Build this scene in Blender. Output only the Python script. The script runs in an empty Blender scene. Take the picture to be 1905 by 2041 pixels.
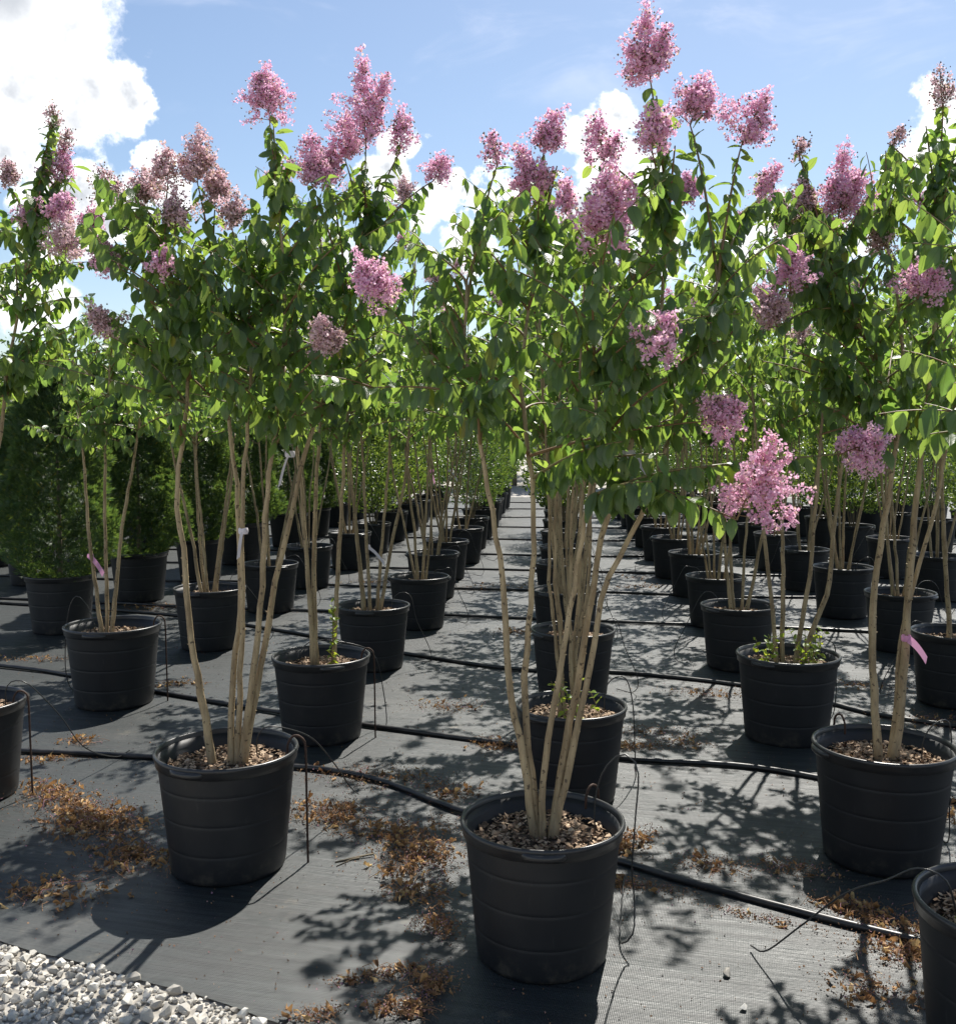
import bpy, math, random
import numpy as np
from mathutils import Vector, Matrix

# ------------------------------------------------------------------ camera, sky, sun, exposure
scene = bpy.context.scene
F, PW, PH, HC = 2050.0, 1905.0, 2041.0, 1.69          # focal length in photo pixels, photo size, eye height
PITCH = math.atan((1020.5 - 853.0) / F)
cam_data = bpy.data.cameras.new('camera')
cam_data.sensor_fit = 'HORIZONTAL'; cam_data.sensor_width = 36.0
cam_data.lens = 36.0 * F / PW
cam_data.clip_start = 0.05; cam_data.clip_end = 2000
cam = bpy.data.objects.new('camera', cam_data)
scene.collection.objects.link(cam)
cam.location = (0, 0, HC); cam.rotation_euler = (math.pi / 2 - PITCH, 0, 0)
scene.camera = cam

SUN_AZ = math.radians(21.0)          # clockwise from +Y (the viewing direction)
SUN_EL = math.radians(53.0)
SKY_STRENGTH = 0.073
SUN_STRENGTH = 4.5
EXPOSURE = 0.86
scene.view_settings.view_transform = 'Standard'
scene.view_settings.look = 'None'
scene.view_settings.exposure = EXPOSURE
scene.view_settings.gamma = 1.0
scene.cycles.max_bounces = 8
scene.cycles.transmission_bounces = 6
scene.cycles.transparent_max_bounces = 6
scene.cycles.sample_clamp_indirect = 6.0

sun_data = bpy.data.lights.new('sun', 'SUN')
sun_data.energy = SUN_STRENGTH; sun_data.angle = math.radians(0.55); sun_data.color = (1.0, 0.955, 0.88)
sun = bpy.data.objects.new('sun', sun_data)
scene.collection.objects.link(sun)
SUN_DIR = Vector((math.sin(SUN_AZ) * math.cos(SUN_EL), math.cos(SUN_AZ) * math.cos(SUN_EL), math.sin(SUN_EL)))
sun.rotation_euler = (-SUN_DIR).to_track_quat('-Z', 'Y').to_euler()


def ray(x, y):
    u = (x - 952.5) / F; v = (1020.5 - y) / F
    return Vector((u, math.cos(PITCH) + v * math.sin(PITCH), -math.sin(PITCH) + v * math.cos(PITCH)))


def on_z(x, y, z=0.0):
    r = ray(x, y); t = (z - HC) / r.z
    return Vector((r.x * t, r.y * t, z))


def at_depth(x, y, Y):
    r = ray(x, y); t = Y / r.y
    return Vector((r.x * t, Y, HC + r.z * t))


# ------------------------------------------------------------------ node helper
class NT:
    def __init__(s, tree):
        s.t = tree; s.n = tree.nodes; s.l = tree.links

    def new(s, kind, **kw):
        n = s.n.new(kind)
        for k, v in kw.items():
            if hasattr(n, k) and not k.startswith('in_'):
                setattr(n, k, v)
        return n

    def link(s, a, b):
        s.l.new(a, b)

    def val(s, sock, v):
        if isinstance(v, bpy.types.NodeSocket):
            s.l.new(v, sock)
        else:
            sock.default_value = v

    def math(s, op, a, b=0.0, c=None, clamp=False):
        n = s.n.new('ShaderNodeMath'); n.operation = op; n.use_clamp = clamp
        s.val(n.inputs[0], a); s.val(n.inputs[1], b)
        if c is not None: s.val(n.inputs[2], c)
        return n.outputs[0]

    def vmath(s, op, a, b=None, out=0):
        n = s.n.new('ShaderNodeVectorMath'); n.operation = op
        s.val(n.inputs[0], a)
        if b is not None: s.val(n.inputs[1], b)
        return n.outputs[out]

    def noise(s, vec, scale, detail=3.0, rough=0.55, out=0, dist=0.0):
        n = s.n.new('ShaderNodeTexNoise')
        if vec is not None: s.l.new(vec, n.inputs['Vector'])
        n.inputs['Scale'].default_value = scale; n.inputs['Detail'].default_value = detail
        n.inputs['Roughness'].default_value = rough; n.inputs['Distortion'].default_value = dist
        return n.outputs[out]

    def smooth(s, v, a, b, lo=0.0, hi=1.0):
        n = s.n.new('ShaderNodeMapRange'); n.interpolation_type = 'SMOOTHSTEP'
        s.val(n.inputs[0], v)
        for i, x in zip((1, 2, 3, 4), (a, b, lo, hi)): s.val(n.inputs[i], x)
        return n.outputs[0]

    def lin(s, v, a, b, lo=0.0, hi=1.0):
        n = s.n.new('ShaderNodeMapRange')
        s.val(n.inputs[0], v)
        for i, x in zip((1, 2, 3, 4), (a, b, lo, hi)): s.val(n.inputs[i], x)
        return n.outputs[0]

    def mix(s, f, a, b, blend='MIX'):
        n = s.n.new('ShaderNodeMix'); n.data_type = 'RGBA'; n.blend_type = blend
        s.val(n.inputs[0], f)
        for sock, v in ((n.inputs[6], a), (n.inputs[7], b)):
            if isinstance(v, bpy.types.NodeSocket): s.l.new(v, sock)
            else: sock.default_value = (*v, 1.0) if len(v) == 3 else v
        return n.outputs[2]

    def mapping(s, vec, scale=(1, 1, 1), rot=(0, 0, 0), loc=(0, 0, 0)):
        n = s.n.new('ShaderNodeMapping')
        s.l.new(vec, n.inputs[0])
        n.inputs['Scale'].default_value = scale; n.inputs['Rotation'].default_value = rot
        n.inputs['Location'].default_value = loc
        return n.outputs[0]

    def bump(s, h, strength=0.3, dist=0.01, normal=None):
        n = s.n.new('ShaderNodeBump')
        n.inputs['Strength'].default_value = strength; n.inputs['Distance'].default_value = dist
        s.l.new(h, n.inputs['Height'])
        if normal is not None: s.l.new(normal, n.inputs['Normal'])
        return n.outputs[0]


# ------------------------------------------------------------------ sky with fair-weather cumulus
world = bpy.data.worlds.new('World'); scene.world = world; world.use_nodes = True
w = NT(world.node_tree); w.n.clear()
sky = w.new('ShaderNodeTexSky'); sky.sky_type = 'NISHITA'; sky.sun_disc = False
sky.sun_elevation = SUN_EL; sky.sun_rotation = SUN_AZ
sky.altitude = 10; sky.air_density = 1.0; sky.dust_density = 0.55; sky.ozone_density = 1.5
tc = w.new('ShaderNodeTexCoord')
sep = w.new('ShaderNodeSeparateXYZ'); w.link(tc.outputs['Generated'], sep.inputs[0])
az = w.math('ARCTAN2', sep.outputs[0], sep.outputs[1])
FOLD = math.radians(28)
azf = w.math('SUBTRACT', w.math('PINGPONG', w.math('ADD', az, FOLD), 2 * FOLD), FOLD)   # the same weather all round the horizon
el = w.math('ARCSINE', sep.outputs[2])
cel = w.math('COSINE', el)
comb = w.new('ShaderNodeCombineXYZ')
w.link(w.math('MULTIPLY', w.math('SINE', azf), cel), comb.inputs[0])
w.link(w.math('MULTIPLY', w.math('COSINE', azf), cel), comb.inputs[1])
w.link(sep.outputs[2], comb.inputs[2])
d = comb.outputs[0]
warp = w.vmath('SUBTRACT', w.noise(d, 14.0, 5.0, 0.6, out=1), (0.5, 0.5, 0.5))
warp2 = w.vmath('SUBTRACT', w.noise(d, 46.0, 4.0, 0.6, out=1), (0.5, 0.5, 0.5))


def scaled(v, k):
    n = w.n.new('ShaderNodeVectorMath'); n.operation = 'SCALE'
    w.l.new(v, n.inputs[0]); n.inputs['Scale'].default_value = k
    return n.outputs[0]


dw = w.vmath('ADD', w.vmath('ADD', d, scaled(warp, 0.075)), scaled(warp2, 0.03))
CLOUDS = [(20, -40, 220), (120, 60, 125), (40, 150, 120), (150, 180, 110), (245, 205, 72), (290, 215, 40),
          (10, 300, 85), (60, 320, 60), (160, 370, 62), (120, 440, 100), (220, 430, 70), (305, 335, 45), (330, 400, 60),
          (1240, 235, 58), (1180, 300, 75), (1260, 340, 85), (1270, 440, 80), (1180, 400, 80), (1320, 500, 70),
          (790, 290, 60), (770, 350, 70), (905, 385, 62), (950, 395, 40), (860, 420, 60), (1000, 360, 45), (1160, 480, 90),
          (1850, 310, 85), (1890, 215, 70), (1790, 330, 55), (1540, 440, 60), (1600, 470, 60), (1480, 500, 60), (1720, 470, 60),
          (60, 600, 90), (640, 500, 70), (1420, 560, 80), (950, 500, 80)]
field = None
for cx, cy, cr in CLOUDS:
    c = ray(cx, cy).normalized()
    dist = w.vmath('DISTANCE', dw, tuple(c), out=1)
    cr = cr * (1.0 if cx < 320 else 0.86)
    f = w.math('SUBTRACT', 1.0, w.math('DIVIDE', dist, cr / F))
    field = f if field is None else w.math('SMOOTH_MAX', field, f, 0.10)
fine = w.noise(d, 60.0, 6.0, 0.62)
dens = w.math('ADD', field, w.math('MULTIPLY', w.math('SUBTRACT', fine, 0.5), 0.75))
mask = w.smooth(dens, 0.02, 0.42)
# thin cirrus veil high up
veil_v = w.mapping(d, scale=(3.5, 3.5, 11.0), rot=(0, 0.25, 0))
veil = w.smooth(w.noise(veil_v, 1.6, 5.0, 0.6, dist=0.6), 0.48, 0.85, 0.0, 0.55)
veil = w.math('MULTIPLY', veil, w.smooth(sep.outputs[2], 0.24, 0.38))
core = w.smooth(w.math('ADD', field, w.math('MULTIPLY', w.math('SUBTRACT', w.noise(d, 9.0, 5.0, 0.5), 0.5), 1.3)), 0.36, 1.05)
ccol = w.mix(core, (1.0, 1.0, 1.0), (0.70, 0.74, 0.80))
cstr = w.lin(core, 0, 1, 0.86, 0.54)
bg_sky = w.new('ShaderNodeBackground'); bg_sky.inputs['Strength'].default_value = SKY_STRENGTH
w.link(sky.outputs[0], bg_sky.inputs['Color'])
bg_c = w.new('ShaderNodeBackground'); w.link(ccol, bg_c.inputs['Color']); w.link(cstr, bg_c.inputs['Strength'])
bg_v = w.new('ShaderNodeBackground'); bg_v.inputs['Color'].default_value = (0.86, 0.86, 0.95, 1); bg_v.inputs['Strength'].default_value = 0.78
m1 = w.new('ShaderNodeMixShader'); w.link(veil, m1.inputs[0]); w.link(bg_sky.outputs[0], m1.inputs[1]); w.link(bg_v.outputs[0], m1.inputs[2])
m2 = w.new('ShaderNodeMixShader'); w.link(mask, m2.inputs[0]); w.link(m1.outputs[0], m2.inputs[1]); w.link(bg_c.outputs[0], m2.inputs[2])
wo = w.new('ShaderNodeOutputWorld'); w.link(m2.outputs[0], wo.inputs['Surface'])


# ------------------------------------------------------------------ materials
def material(name):
    m = bpy.data.materials.new(name); m.use_nodes = True
    t = NT(m.node_tree); t.n.clear()
    out = t.new('ShaderNodeOutputMaterial')
    return m, t, out


def principled(t, out, **kw):
    p = t.new('ShaderNodeBsdfPrincipled')
    for k, v in kw.items():
        sock = p.inputs[k]
        if isinstance(v, bpy.types.NodeSocket): t.link(v, sock)
        elif hasattr(v, '__len__') and len(v) == 3: sock.default_value = (*v, 1)
        else: sock.default_value = v
    if out is not None: t.link(p.outputs[0], out.inputs[0])
    return p


def leaf_random(t):
    g = t.new('ShaderNodeNewGeometry'); o = t.new('ShaderNodeObjectInfo')
    return t.math('FRACT', t.math('ADD', g.outputs['Random Per Island'], t.math('MULTIPLY', o.outputs['Random'], 7.31)))


def leaf_material(name, dark, light, trans_a, trans_b, rough=0.36, fac=0.42, veins=True, yellow=0.03, spec=0.5):
    m, t, out = material(name)
    r = leaf_random(t)
    col = t.mix(r, dark, light)
    col = t.mix(t.smooth(r, 1.0 - yellow, 1.0 - yellow * 0.6), col, (0.30, 0.24, 0.03))
    tr = t.mix(t.math('FRACT', t.math('MULTIPLY', r, 5.7)), trans_a, trans_b)
    p = principled(t, None, Roughness=rough)
    p.inputs['Specular IOR Level'].default_value = spec
    if veins:
        uv = t.new('ShaderNodeUVMap'); s = t.new('ShaderNodeSeparateXYZ'); t.link(uv.outputs[0], s.inputs[0])
        ax = t.math('ABSOLUTE', t.math('SUBTRACT', s.outputs[0], 0.5))
        mid = t.smooth(ax, 0.012, 0.045, 1.0, 0.0)
        lat = t.math('PINGPONG', t.math('SUBTRACT', t.math('MULTIPLY', s.outputs[1], 9.0), t.math('MULTIPLY', ax, 6.0)), 0.5)
        lat = t.smooth(lat, 0.0, 0.09, 0.5, 0.0)
        v = t.math('MAXIMUM', mid, lat)
        col = t.mix(t.math('MULTIPLY', v, 0.45), col, (0.16, 0.22, 0.07))
        tr = t.mix(t.math('MULTIPLY', v, 0.5), tr, (0.10, 0.16, 0.02))
        geo = t.new('ShaderNodeNewGeometry')
        nb = t.noise(geo.outputs['Position'], 45.0, 2.0)
        h = t.math('SUBTRACT', t.math('MULTIPLY', nb, 0.8), t.math('MULTIPLY', v, 0.5))
        bn = t.bump(h, 0.35, 0.004)
        t.link(bn, p.inputs['Normal'])
    t.link(col, p.inputs['Base Color'])
    tl = t.new('ShaderNodeBsdfTranslucent'); t.link(tr, tl.inputs['Color'])
    mx = t.new('ShaderNodeMixShader'); mx.inputs[0].default_value = fac
    t.link(p.outputs[0], mx.inputs[1]); t.link(tl.outputs[0], mx.inputs[2]); t.link(mx.outputs[0], out.inputs[0])
    return m


M = {}
M['leaf'] = leaf_material('crape_myrtle_leaf', (0.064, 0.108, 0.062), (0.105, 0.158, 0.074), (0.21, 0.38, 0.06), (0.44, 0.58, 0.085), rough=0.30, yellow=0.015, spec=0.6, fac=0.51)
M['leaf_new'] = leaf_material('fresh_shoot_leaf', (0.10, 0.20, 0.03), (0.20, 0.28, 0.04), (0.45, 0.60, 0.05), (0.60, 0.62, 0.06), fac=0.45)
M['leaf_shrub'] = leaf_material('shrub_leaf', (0.04, 0.075, 0.03), (0.085, 0.13, 0.04), (0.12, 0.22, 0.03), (0.30, 0.38, 0.05), rough=0.32, fac=0.42, veins=False)
M['leaf_small'] = leaf_material('holly_leaf', (0.035, 0.065, 0.03), (0.075, 0.115, 0.045), (0.10, 0.20, 0.03), (0.22, 0.32, 0.04), rough=0.3, fac=0.33, veins=False)
M['thuja'] = leaf_material('arborvitae_spray', (0.042, 0.08, 0.045), (0.08, 0.12, 0.055), (0.11, 0.22, 0.04), (0.24, 0.33, 0.05), rough=0.5, fac=0.36, veins=False, spec=0.3)


def petal_material(name, a, b, c, fac=0.5):
    m, t, out = material(name)
    r = leaf_random(t)
    col = t.mix(r, a, b)
    col = t.mix(t.smooth(t.math('FRACT', t.math('MULTIPLY', r, 13.3)), 0.80, 0.95), col, c)
    p = principled(t, None, Roughness=0.6); p.inputs['Specular IOR Level'].default_value = 0.3
    t.link(col, p.inputs['Base Color'])
    tl = t.new('ShaderNodeBsdfTranslucent'); t.link(col, tl.inputs['Color'])
    mx = t.new('ShaderNodeMixShader'); mx.inputs[0].default_value = fac
    t.link(p.outputs[0], mx.inputs[1]); t.link(tl.outputs[0], mx.inputs[2]); t.link(mx.outputs[0], out.inputs[0])
    return m


M['petal'] = petal_material('pink_petal', (0.82, 0.44, 0.64), (0.92, 0.66, 0.79), (0.78, 0.58, 0.48))
M['petal_faded'] = petal_material('faded_petal', (0.74, 0.50, 0.56), (0.84, 0.66, 0.68), (0.52, 0.40, 0.26))
m, t, out = material('flower_bud')
principled(t, out, **{'Base Color': t.mix(leaf_random(t), (0.10, 0.09, 0.045), (0.16, 0.085, 0.07)), 'Roughness': 0.6}); M['bud'] = m
m, t, out = material('green_twig')
principled(t, out, **{'Base Color': t.mix(leaf_random(t), (0.15, 0.13, 0.05), (0.20, 0.10, 0.05)), 'Roughness': 0.55}); M['twig'] = m

# pale flaking bark
m, t, out = material('pale_tan_bark')
tcn = t.new('ShaderNodeTexCoord'); P = tcn.outputs['Object']
Ps = t.mapping(P, scale=(1, 1, 0.22))
n1 = t.noise(Ps, 26, 5, 0.65); n2 = t.noise(Ps, 140, 3, 0.6)
spots = t.noise(P, 62, 2, 0.5)
bc = t.mix(t.smooth(n1, 0.32, 0.68), (0.215, 0.155, 0.085), (0.42, 0.325, 0.19))
bc = t.mix(t.smooth(n2, 0.55, 0.75, 0, 0.5), bc, (0.20, 0.16, 0.10))
bc = t.mix(t.smooth(spots, 0.62, 0.68), bc, (0.10, 0.07, 0.04))
h = t.math('ADD', n1, t.math('MULTIPLY', n2, 0.6))
principled(t, out, **{'Base Color': bc, 'Roughness': 0.72, 'Normal': t.bump(h, 0.9, 0.006)}); M['bark'] = m
m, t, out = material('grey_bark')
tcn = t.new('ShaderNodeTexCoord'); n1 = t.noise(tcn.outputs['Object'], 40, 4)
principled(t, out, **{'Base Color': t.mix(n1, (0.10, 0.08, 0.05), (0.20, 0.165, 0.11)), 'Roughness': 0.85, 'Normal': t.bump(n1, 0.4, 0.004)}); M['bark_dark'] = m

# black blow-moulded pot plastic, dusty
m, t, out = material('black_pot_plastic')
tcn = t.new('ShaderNodeTexCoord'); P = tcn.outputs['Object']
dust = t.noise(P, 7, 5, 0.6); scr = t.noise(t.mapping(P, scale=(1, 1, 0.15)), 60, 3, 0.6); gr = t.noise(P, 320, 2, 0.5)
oi = t.new('ShaderNodeObjectInfo')
bc = t.mix(t.smooth(dust, 0.42, 0.8, 0, 0.55), (0.0085, 0.0095, 0.012), (0.022, 0.022, 0.023))
bc = t.mix(t.smooth(scr, 0.62, 0.8, 0, 0.4), bc, (0.05, 0.05, 0.05))
sz = t.new('ShaderNodeSeparateXYZ'); t.link(P, sz.inputs[0])
spl = t.math('MULTIPLY', t.smooth(sz.outputs[2], 0.0, 0.14, 1.0, 0.0), t.smooth(t.noise(P, 16, 5, 0.7), 0.48, 0.72))
bc = t.mix(t.math('MULTIPLY', spl, 0.7), bc, (0.075, 0.065, 0.05))
rg = t.math('ADD', 0.42, t.math('MULTIPLY', dust, 0.22))
principled(t, out, **{'Base Color': bc, 'Roughness': rg, 'Normal': t.bump(t.math('ADD', t.math('MULTIPLY', gr, 0.3), t.noise(P, 9, 2)), 0.10, 0.003)}); M['pot'] = m
m, t, out = material('black_rim_plastic')
tcn = t.new('ShaderNodeTexCoord'); nz = t.noise(tcn.outputs['Object'], 14, 4)
principled(t, out, **{'Base Color': t.mix(nz, (0.012, 0.012, 0.014), (0.035, 0.034, 0.033)), 'Roughness': t.lin(nz, 0, 1, 0.26, 0.42)}); M['rim'] = m
m, t, out = material('black_poly_hose')
tcn = t.new('ShaderNodeTexCoord'); nz = t.noise(tcn.outputs['Object'], 6, 5, 0.65)
principled(t, out, **{'Base Color': t.mix(t.smooth(nz, 0.4, 0.75), (0.013, 0.013, 0.014), (0.06, 0.055, 0.05)), 'Roughness': t.lin(nz, 0.3, 0.7, 0.24, 0.5)}); M['hose'] = m
m, t, out = material('thin_drip_tube')
principled(t, out, **{'Base Color': (0.03, 0.03, 0.03), 'Roughness': 0.35}); M['drip'] = m
m, t, out = material('rusty_rebar')
tcn = t.new('ShaderNodeTexCoord'); nz = t.noise(tcn.outputs['Object'], 60, 4)
principled(t, out, **{'Base Color': t.mix(nz, (0.025, 0.014, 0.010), (0.075, 0.035, 0.02)), 'Roughness': 0.8, 'Normal': t.bump(nz, 0.5, 0.003)}); M['rust'] = m
m, t, out = material('potting_mix')
tcn = t.new('ShaderNodeTexCoord'); nz = t.noise(tcn.outputs['Object'], 55, 4)
principled(t, out, **{'Base Color': t.mix(nz, (0.018, 0.012, 0.008), (0.07, 0.045, 0.028)), 'Roughness': 0.95, 'Normal': t.bump(nz, 0.8, 0.01)}); M['soil'] = m
m, t, out = material('bark_chip')
r = leaf_random(t)
cc = t.mix(r, (0.14, 0.085, 0.05), (0.48, 0.34, 0.22)); cc = t.mix(t.smooth(r, 0.75, 0.95), cc, (0.50, 0.38, 0.26))
principled(t, out, **{'Base Color': cc, 'Roughness': 0.85}); M['chip'] = m
m, t, out = material('limestone')
tcn = t.new('ShaderNodeTexCoord'); nz = t.noise(tcn.outputs['Object'], 6, 4)
geo = t.new('ShaderNodeNewGeometry'); pn = t.noise(geo.outputs['Position'], 90, 4)
cc = t.mix(leaf_random(t), (0.30, 0.28, 0.245), (0.66, 0.63, 0.565)); cc = t.mix(t.smooth(pn, 0.55, 0.8, 0, 0.6), cc, (0.30, 0.26, 0.20))
principled(t, out, **{'Base Color': cc, 'Roughness': 0.85, 'Normal': t.bump(pn, 0.4, 0.004)}); M['stone'] = m
m, t, out = material('dead_leaf')
r = leaf_random(t)
cc = t.mix(r, (0.25, 0.125, 0.05), (0.48, 0.28, 0.115)); cc = t.mix(t.smooth(t.math('FRACT', t.math('MULTIPLY', r, 3.7)), 0.7, 0.9), cc, (0.58, 0.40, 0.18))
p = principled(t, None, **{'Base Color': cc, 'Roughness': 0.7})
tl = t.new('ShaderNodeBsdfTranslucent'); t.link(cc, tl.inputs['Color'])
mx = t.new('ShaderNodeMixShader'); mx.inputs[0].default_value = 0.25
t.link(p.outputs[0], mx.inputs[1]); t.link(tl.outputs[0], mx.inputs[2]); t.link(mx.outputs[0], out.inputs[0]); M['dead'] = m
m, t, out = material('fallen_floret')
r = leaf_random(t)
cc = t.mix(r, (0.14, 0.07, 0.04), (0.36, 0.20, 0.095)); cc = t.mix(t.smooth(r, 0.86, 0.95), cc, (0.34, 0.17, 0.22))
principled(t, out, **{'Base Color': cc, 'Roughness': 0.85}); M['crumb'] = m
m, t, out = material('pink_tape')
p = principled(t, None, **{'Base Color': (0.74, 0.36, 0.56), 'Roughness': 0.4})
tl = t.new('ShaderNodeBsdfTranslucent'); tl.inputs['Color'].default_value = (0.8, 0.4, 0.6, 1)
mx = t.new('ShaderNodeMixShader'); mx.inputs[0].default_value = 0.4
t.link(p.outputs[0], mx.inputs[1]); t.link(tl.outputs[0], mx.inputs[2]); t.link(mx.outputs[0], out.inputs[0]); M['tape'] = m
m, t, out = material('white_tag')
principled(t, out, **{'Base Color': (0.62, 0.58, 0.62), 'Roughness': 0.5}); M['tag'] = m

# woven weed-barrier fabric: black, shiny, streaked and dusty
FAB_ROT = math.atan2(-0.476, 1.0)
m, t, out = material('woven_ground_fabric')
geo = t.new('ShaderNodeNewGeometry'); P = geo.outputs['Position']
R = t.mapping(P, rot=(0, 0, -FAB_ROT * 0.55))
streak = t.noise(t.mapping(R, scale=(0.55, 9.0, 1)), 3.2, 6, 0.68)
streak2 = t.noise(t.mapping(R, scale=(1.2, 38.0, 1)), 3.0, 3, 0.6)
big = t.noise(P, 1.1, 4, 0.6); mid = t.noise(P, 5.5, 5, 0.65)
wv = t.new('ShaderNodeTexWave'); wv.wave_type = 'BANDS'; wv.bands_direction = 'X'; wv.inputs['Scale'].default_value = 60; t.link(R, wv.inputs[0])
wv2 = t.new('ShaderNodeTexWave'); wv2.wave_type = 'BANDS'; wv2.bands_direction = 'Y'; wv2.inputs['Scale'].default_value = 44; t.link(R, wv2.inputs[0])
weave = t.math('ADD', wv.outputs['Fac'], wv2.outputs['Fac'])
bc = t.mix(t.smooth(streak, 0.35, 0.7), (0.013, 0.016, 0.017), (0.034, 0.041, 0.041))  # paler streaks put the fabric's streaks of shine into its colour
bc = t.mix(t.smooth(big, 0.52, 0.72, 0, 0.75), bc, (0.058, 0.060, 0.057))
bc = t.mix(t.math('MULTIPLY', t.smooth(mid, 0.60, 0.78, 0, 0.8), t.smooth(big, 0.45, 0.6)), bc, (0.15, 0.13, 0.095))
bc = t.mix(t.smooth(t.noise(P, 130, 2), 0.70, 0.78, 0, 0.6), bc, (0.16, 0.15, 0.13))
rg = t.math('ADD', t.lin(streak, 0.3, 0.75, 0.50, 0.30), t.math('MULTIPLY', mid, 0.08))
hh = t.math('ADD', t.math('ADD', t.math('MULTIPLY', weave, 0.13), t.math('MULTIPLY', streak, 1.1)), t.math('ADD', t.math('MULTIPLY', streak2, 0.42), mid))
principled(t, out, **{'Base Color': bc, 'Roughness': rg, 'Specular IOR Level': 0.58, 'Normal': t.bump(hh, 0.55, 0.006)}); M['fabric'] = m
# gravel ground
m, t, out = material('crushed_limestone_ground')
geo = t.new('ShaderNodeNewGeometry'); P = geo.outputs['Position']
vor = t.new('ShaderNodeTexVoronoi'); vor.inputs['Scale'].default_value = 26; t.link(P, vor.inputs['Vector'])
vs = t.new('ShaderNodeSeparateColor'); t.link(vor.outputs['Color'], vs.inputs[0])
nz = t.noise(P, 1.7, 5)
bc = t.mix(vs.outputs[0], (0.24, 0.22, 0.19), (0.52, 0.49, 0.44)); bc = t.mix(t.smooth(nz, 0.45, 0.75, 0, 0.5), bc, (0.22, 0.19, 0.14))
principled(t, out, **{'Base Color': bc, 'Roughness': 0.9, 'Normal': t.bump(vor.outputs['Distance'], 0.8, 0.02)}); M['gravel'] = m

# ------------------------------------------------------------------ mesh helpers
rng = np.random.default_rng(20)
C = scene.collection


def link(name, mesh, parent=None, matrix=None, **props):
    o = bpy.data.objects.new(name, mesh)
    C.objects.link(o)
    if parent is not None: o.parent = parent
    if matrix is not None: o.matrix_local = matrix
    for k, v in props.items(): o[k] = v
    return o


def empty(name, loc, label, category, group=None, rz=0.0):
    o = bpy.data.objects.new(name, None); C.objects.link(o)
    o.empty_display_size = 0.1
    o.location = loc; o.rotation_euler = (0, 0, rz)
    o['label'] = label; o['category'] = category
    if group: o['group'] = group
    return o


def mesh_np(name, verts, faces, mat, smooth=True, uv=None):
    """faces: (n,k) int array, all with k corners."""
    verts = np.asarray(verts, dtype=np.float32); faces = np.asarray(faces, dtype=np.int32)
    me = bpy.data.meshes.new(name)
    k = faces.shape[1]; n = len(faces)
    me.vertices.add(len(verts)); me.vertices.foreach_set('co', verts.ravel())
    me.loops.add(n * k); me.loops.foreach_set('vertex_index', faces.ravel())
    me.polygons.add(n); me.polygons.foreach_set('loop_start', np.arange(0, n * k, k, dtype=np.int32))
    me.polygons.foreach_set('use_smooth', np.full(n, smooth, dtype=bool))
    if uv is not None:
        layer = me.uv_layers.new(name='UVMap')
        layer.data.foreach_set('uv', np.asarray(uv, dtype=np.float32)[faces.ravel()].ravel())
    me.update(calc_edges=True)
    if mat is not None: me.materials.append(mat)
    return me


def mesh_py(name, verts, faces, mat, smooth=True):
    me = bpy.data.meshes.new(name)
    me.from_pydata([tuple(v) for v in verts], [], faces); me.update()
    if smooth: me.polygons.foreach_set('use_smooth', np.full(len(me.polygons), True))
    if mat is not None: me.materials.append(mat)
    return me


def resample(pts, n):
    """Catmull-Rom through the points, n samples."""
    P = np.asarray(pts, float)
    if len(P) == 2: return P[0] + np.linspace(0, 1, n)[:, None] * (P[1] - P[0])
    Q = np.vstack([2 * P[0] - P[1], P, 2 * P[-1] - P[-2]])
    seg = np.r_[0, np.cumsum(np.linalg.norm(np.diff(P, axis=0), axis=1))]
    out = []
    for s in np.linspace(0, seg[-1], n):
        i = min(max(np.searchsorted(seg, s) - 1, 0), len(P) - 2)
        u = (s - seg[i]) / max(seg[i + 1] - seg[i], 1e-9)
        a, b, c, e = Q[i], Q[i + 1], Q[i + 2], Q[i + 3]
        out.append(0.5 * (2 * b + (c - a) * u + (2 * a - 5 * b + 4 * c - e) * u * u + (3 * b - a - 3 * c + e) * u ** 3))
    return np.array(out)


def tube_arrays(pts, radii, sides=8, wobble=0.0, cap=True):
    P = np.asarray(pts, float); n = len(P)
    r = np.broadcast_to(np.asarray(radii, float), (n,)).copy()
    T = np.gradient(P, axis=0); T /= np.linalg.norm(T, axis=1)[:, None] + 1e-12
    ref = np.array([0.31, 0.95, 0.02]) if abs(T[0][1]) < 0.9 else np.array([1.0, 0.1, 0.0])
    U = np.zeros_like(P); U[0] = np.cross(T[0], ref); U[0] /= np.linalg.norm(U[0])
    for i in range(1, n):
        u = U[i - 1] - T[i] * np.dot(U[i - 1], T[i]); U[i] = u / (np.linalg.norm(u) + 1e-12)
    V = np.cross(T, U)
    a = np.linspace(0, 2 * np.pi, sides, endpoint=False)
    rr = r[:, None] * (1 + wobble * rng.standard_normal((n, sides))) if wobble else np.repeat(r[:, None], sides, 1)
    verts = P[:, None, :] + rr[:, :, None] * (np.cos(a)[None, :, None] * U[:, None, :] + np.sin(a)[None, :, None] * V[:, None, :])
    verts = verts.reshape(-1, 3)
    i = np.arange(n - 1)[:, None] * sides; j = np.arange(sides)[None, :]; j2 = (j + 1) % sides
    faces = np.stack([i + j, i + j2, i + sides + j2, i + sides + j], -1).reshape(-1, 4)
    if cap:
        # close both ends with a centre vertex (degenerate quads avoided by pairs of sides)
        k = len(verts); verts = np.vstack([verts, P[0], P[-1]])
        c0 = []; c1 = []
        for q in range(0, sides, 2):
            c0.append([k, (q + 2) % sides, (q + 1) % sides, q])
            b = (n - 1) * sides; c1.append([k + 1, b + q, b + (q + 1) % sides, b + (q + 2) % sides])
        faces = np.vstack([faces, c0, c1])
    return verts, faces


def join(parts):
    V = []; Fa = []; k = 0
    for v, f in parts:
        V.append(v); Fa.append(np.asarray(f) + k); k += len(v)
    return np.vstack(V), np.vstack(Fa)


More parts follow.
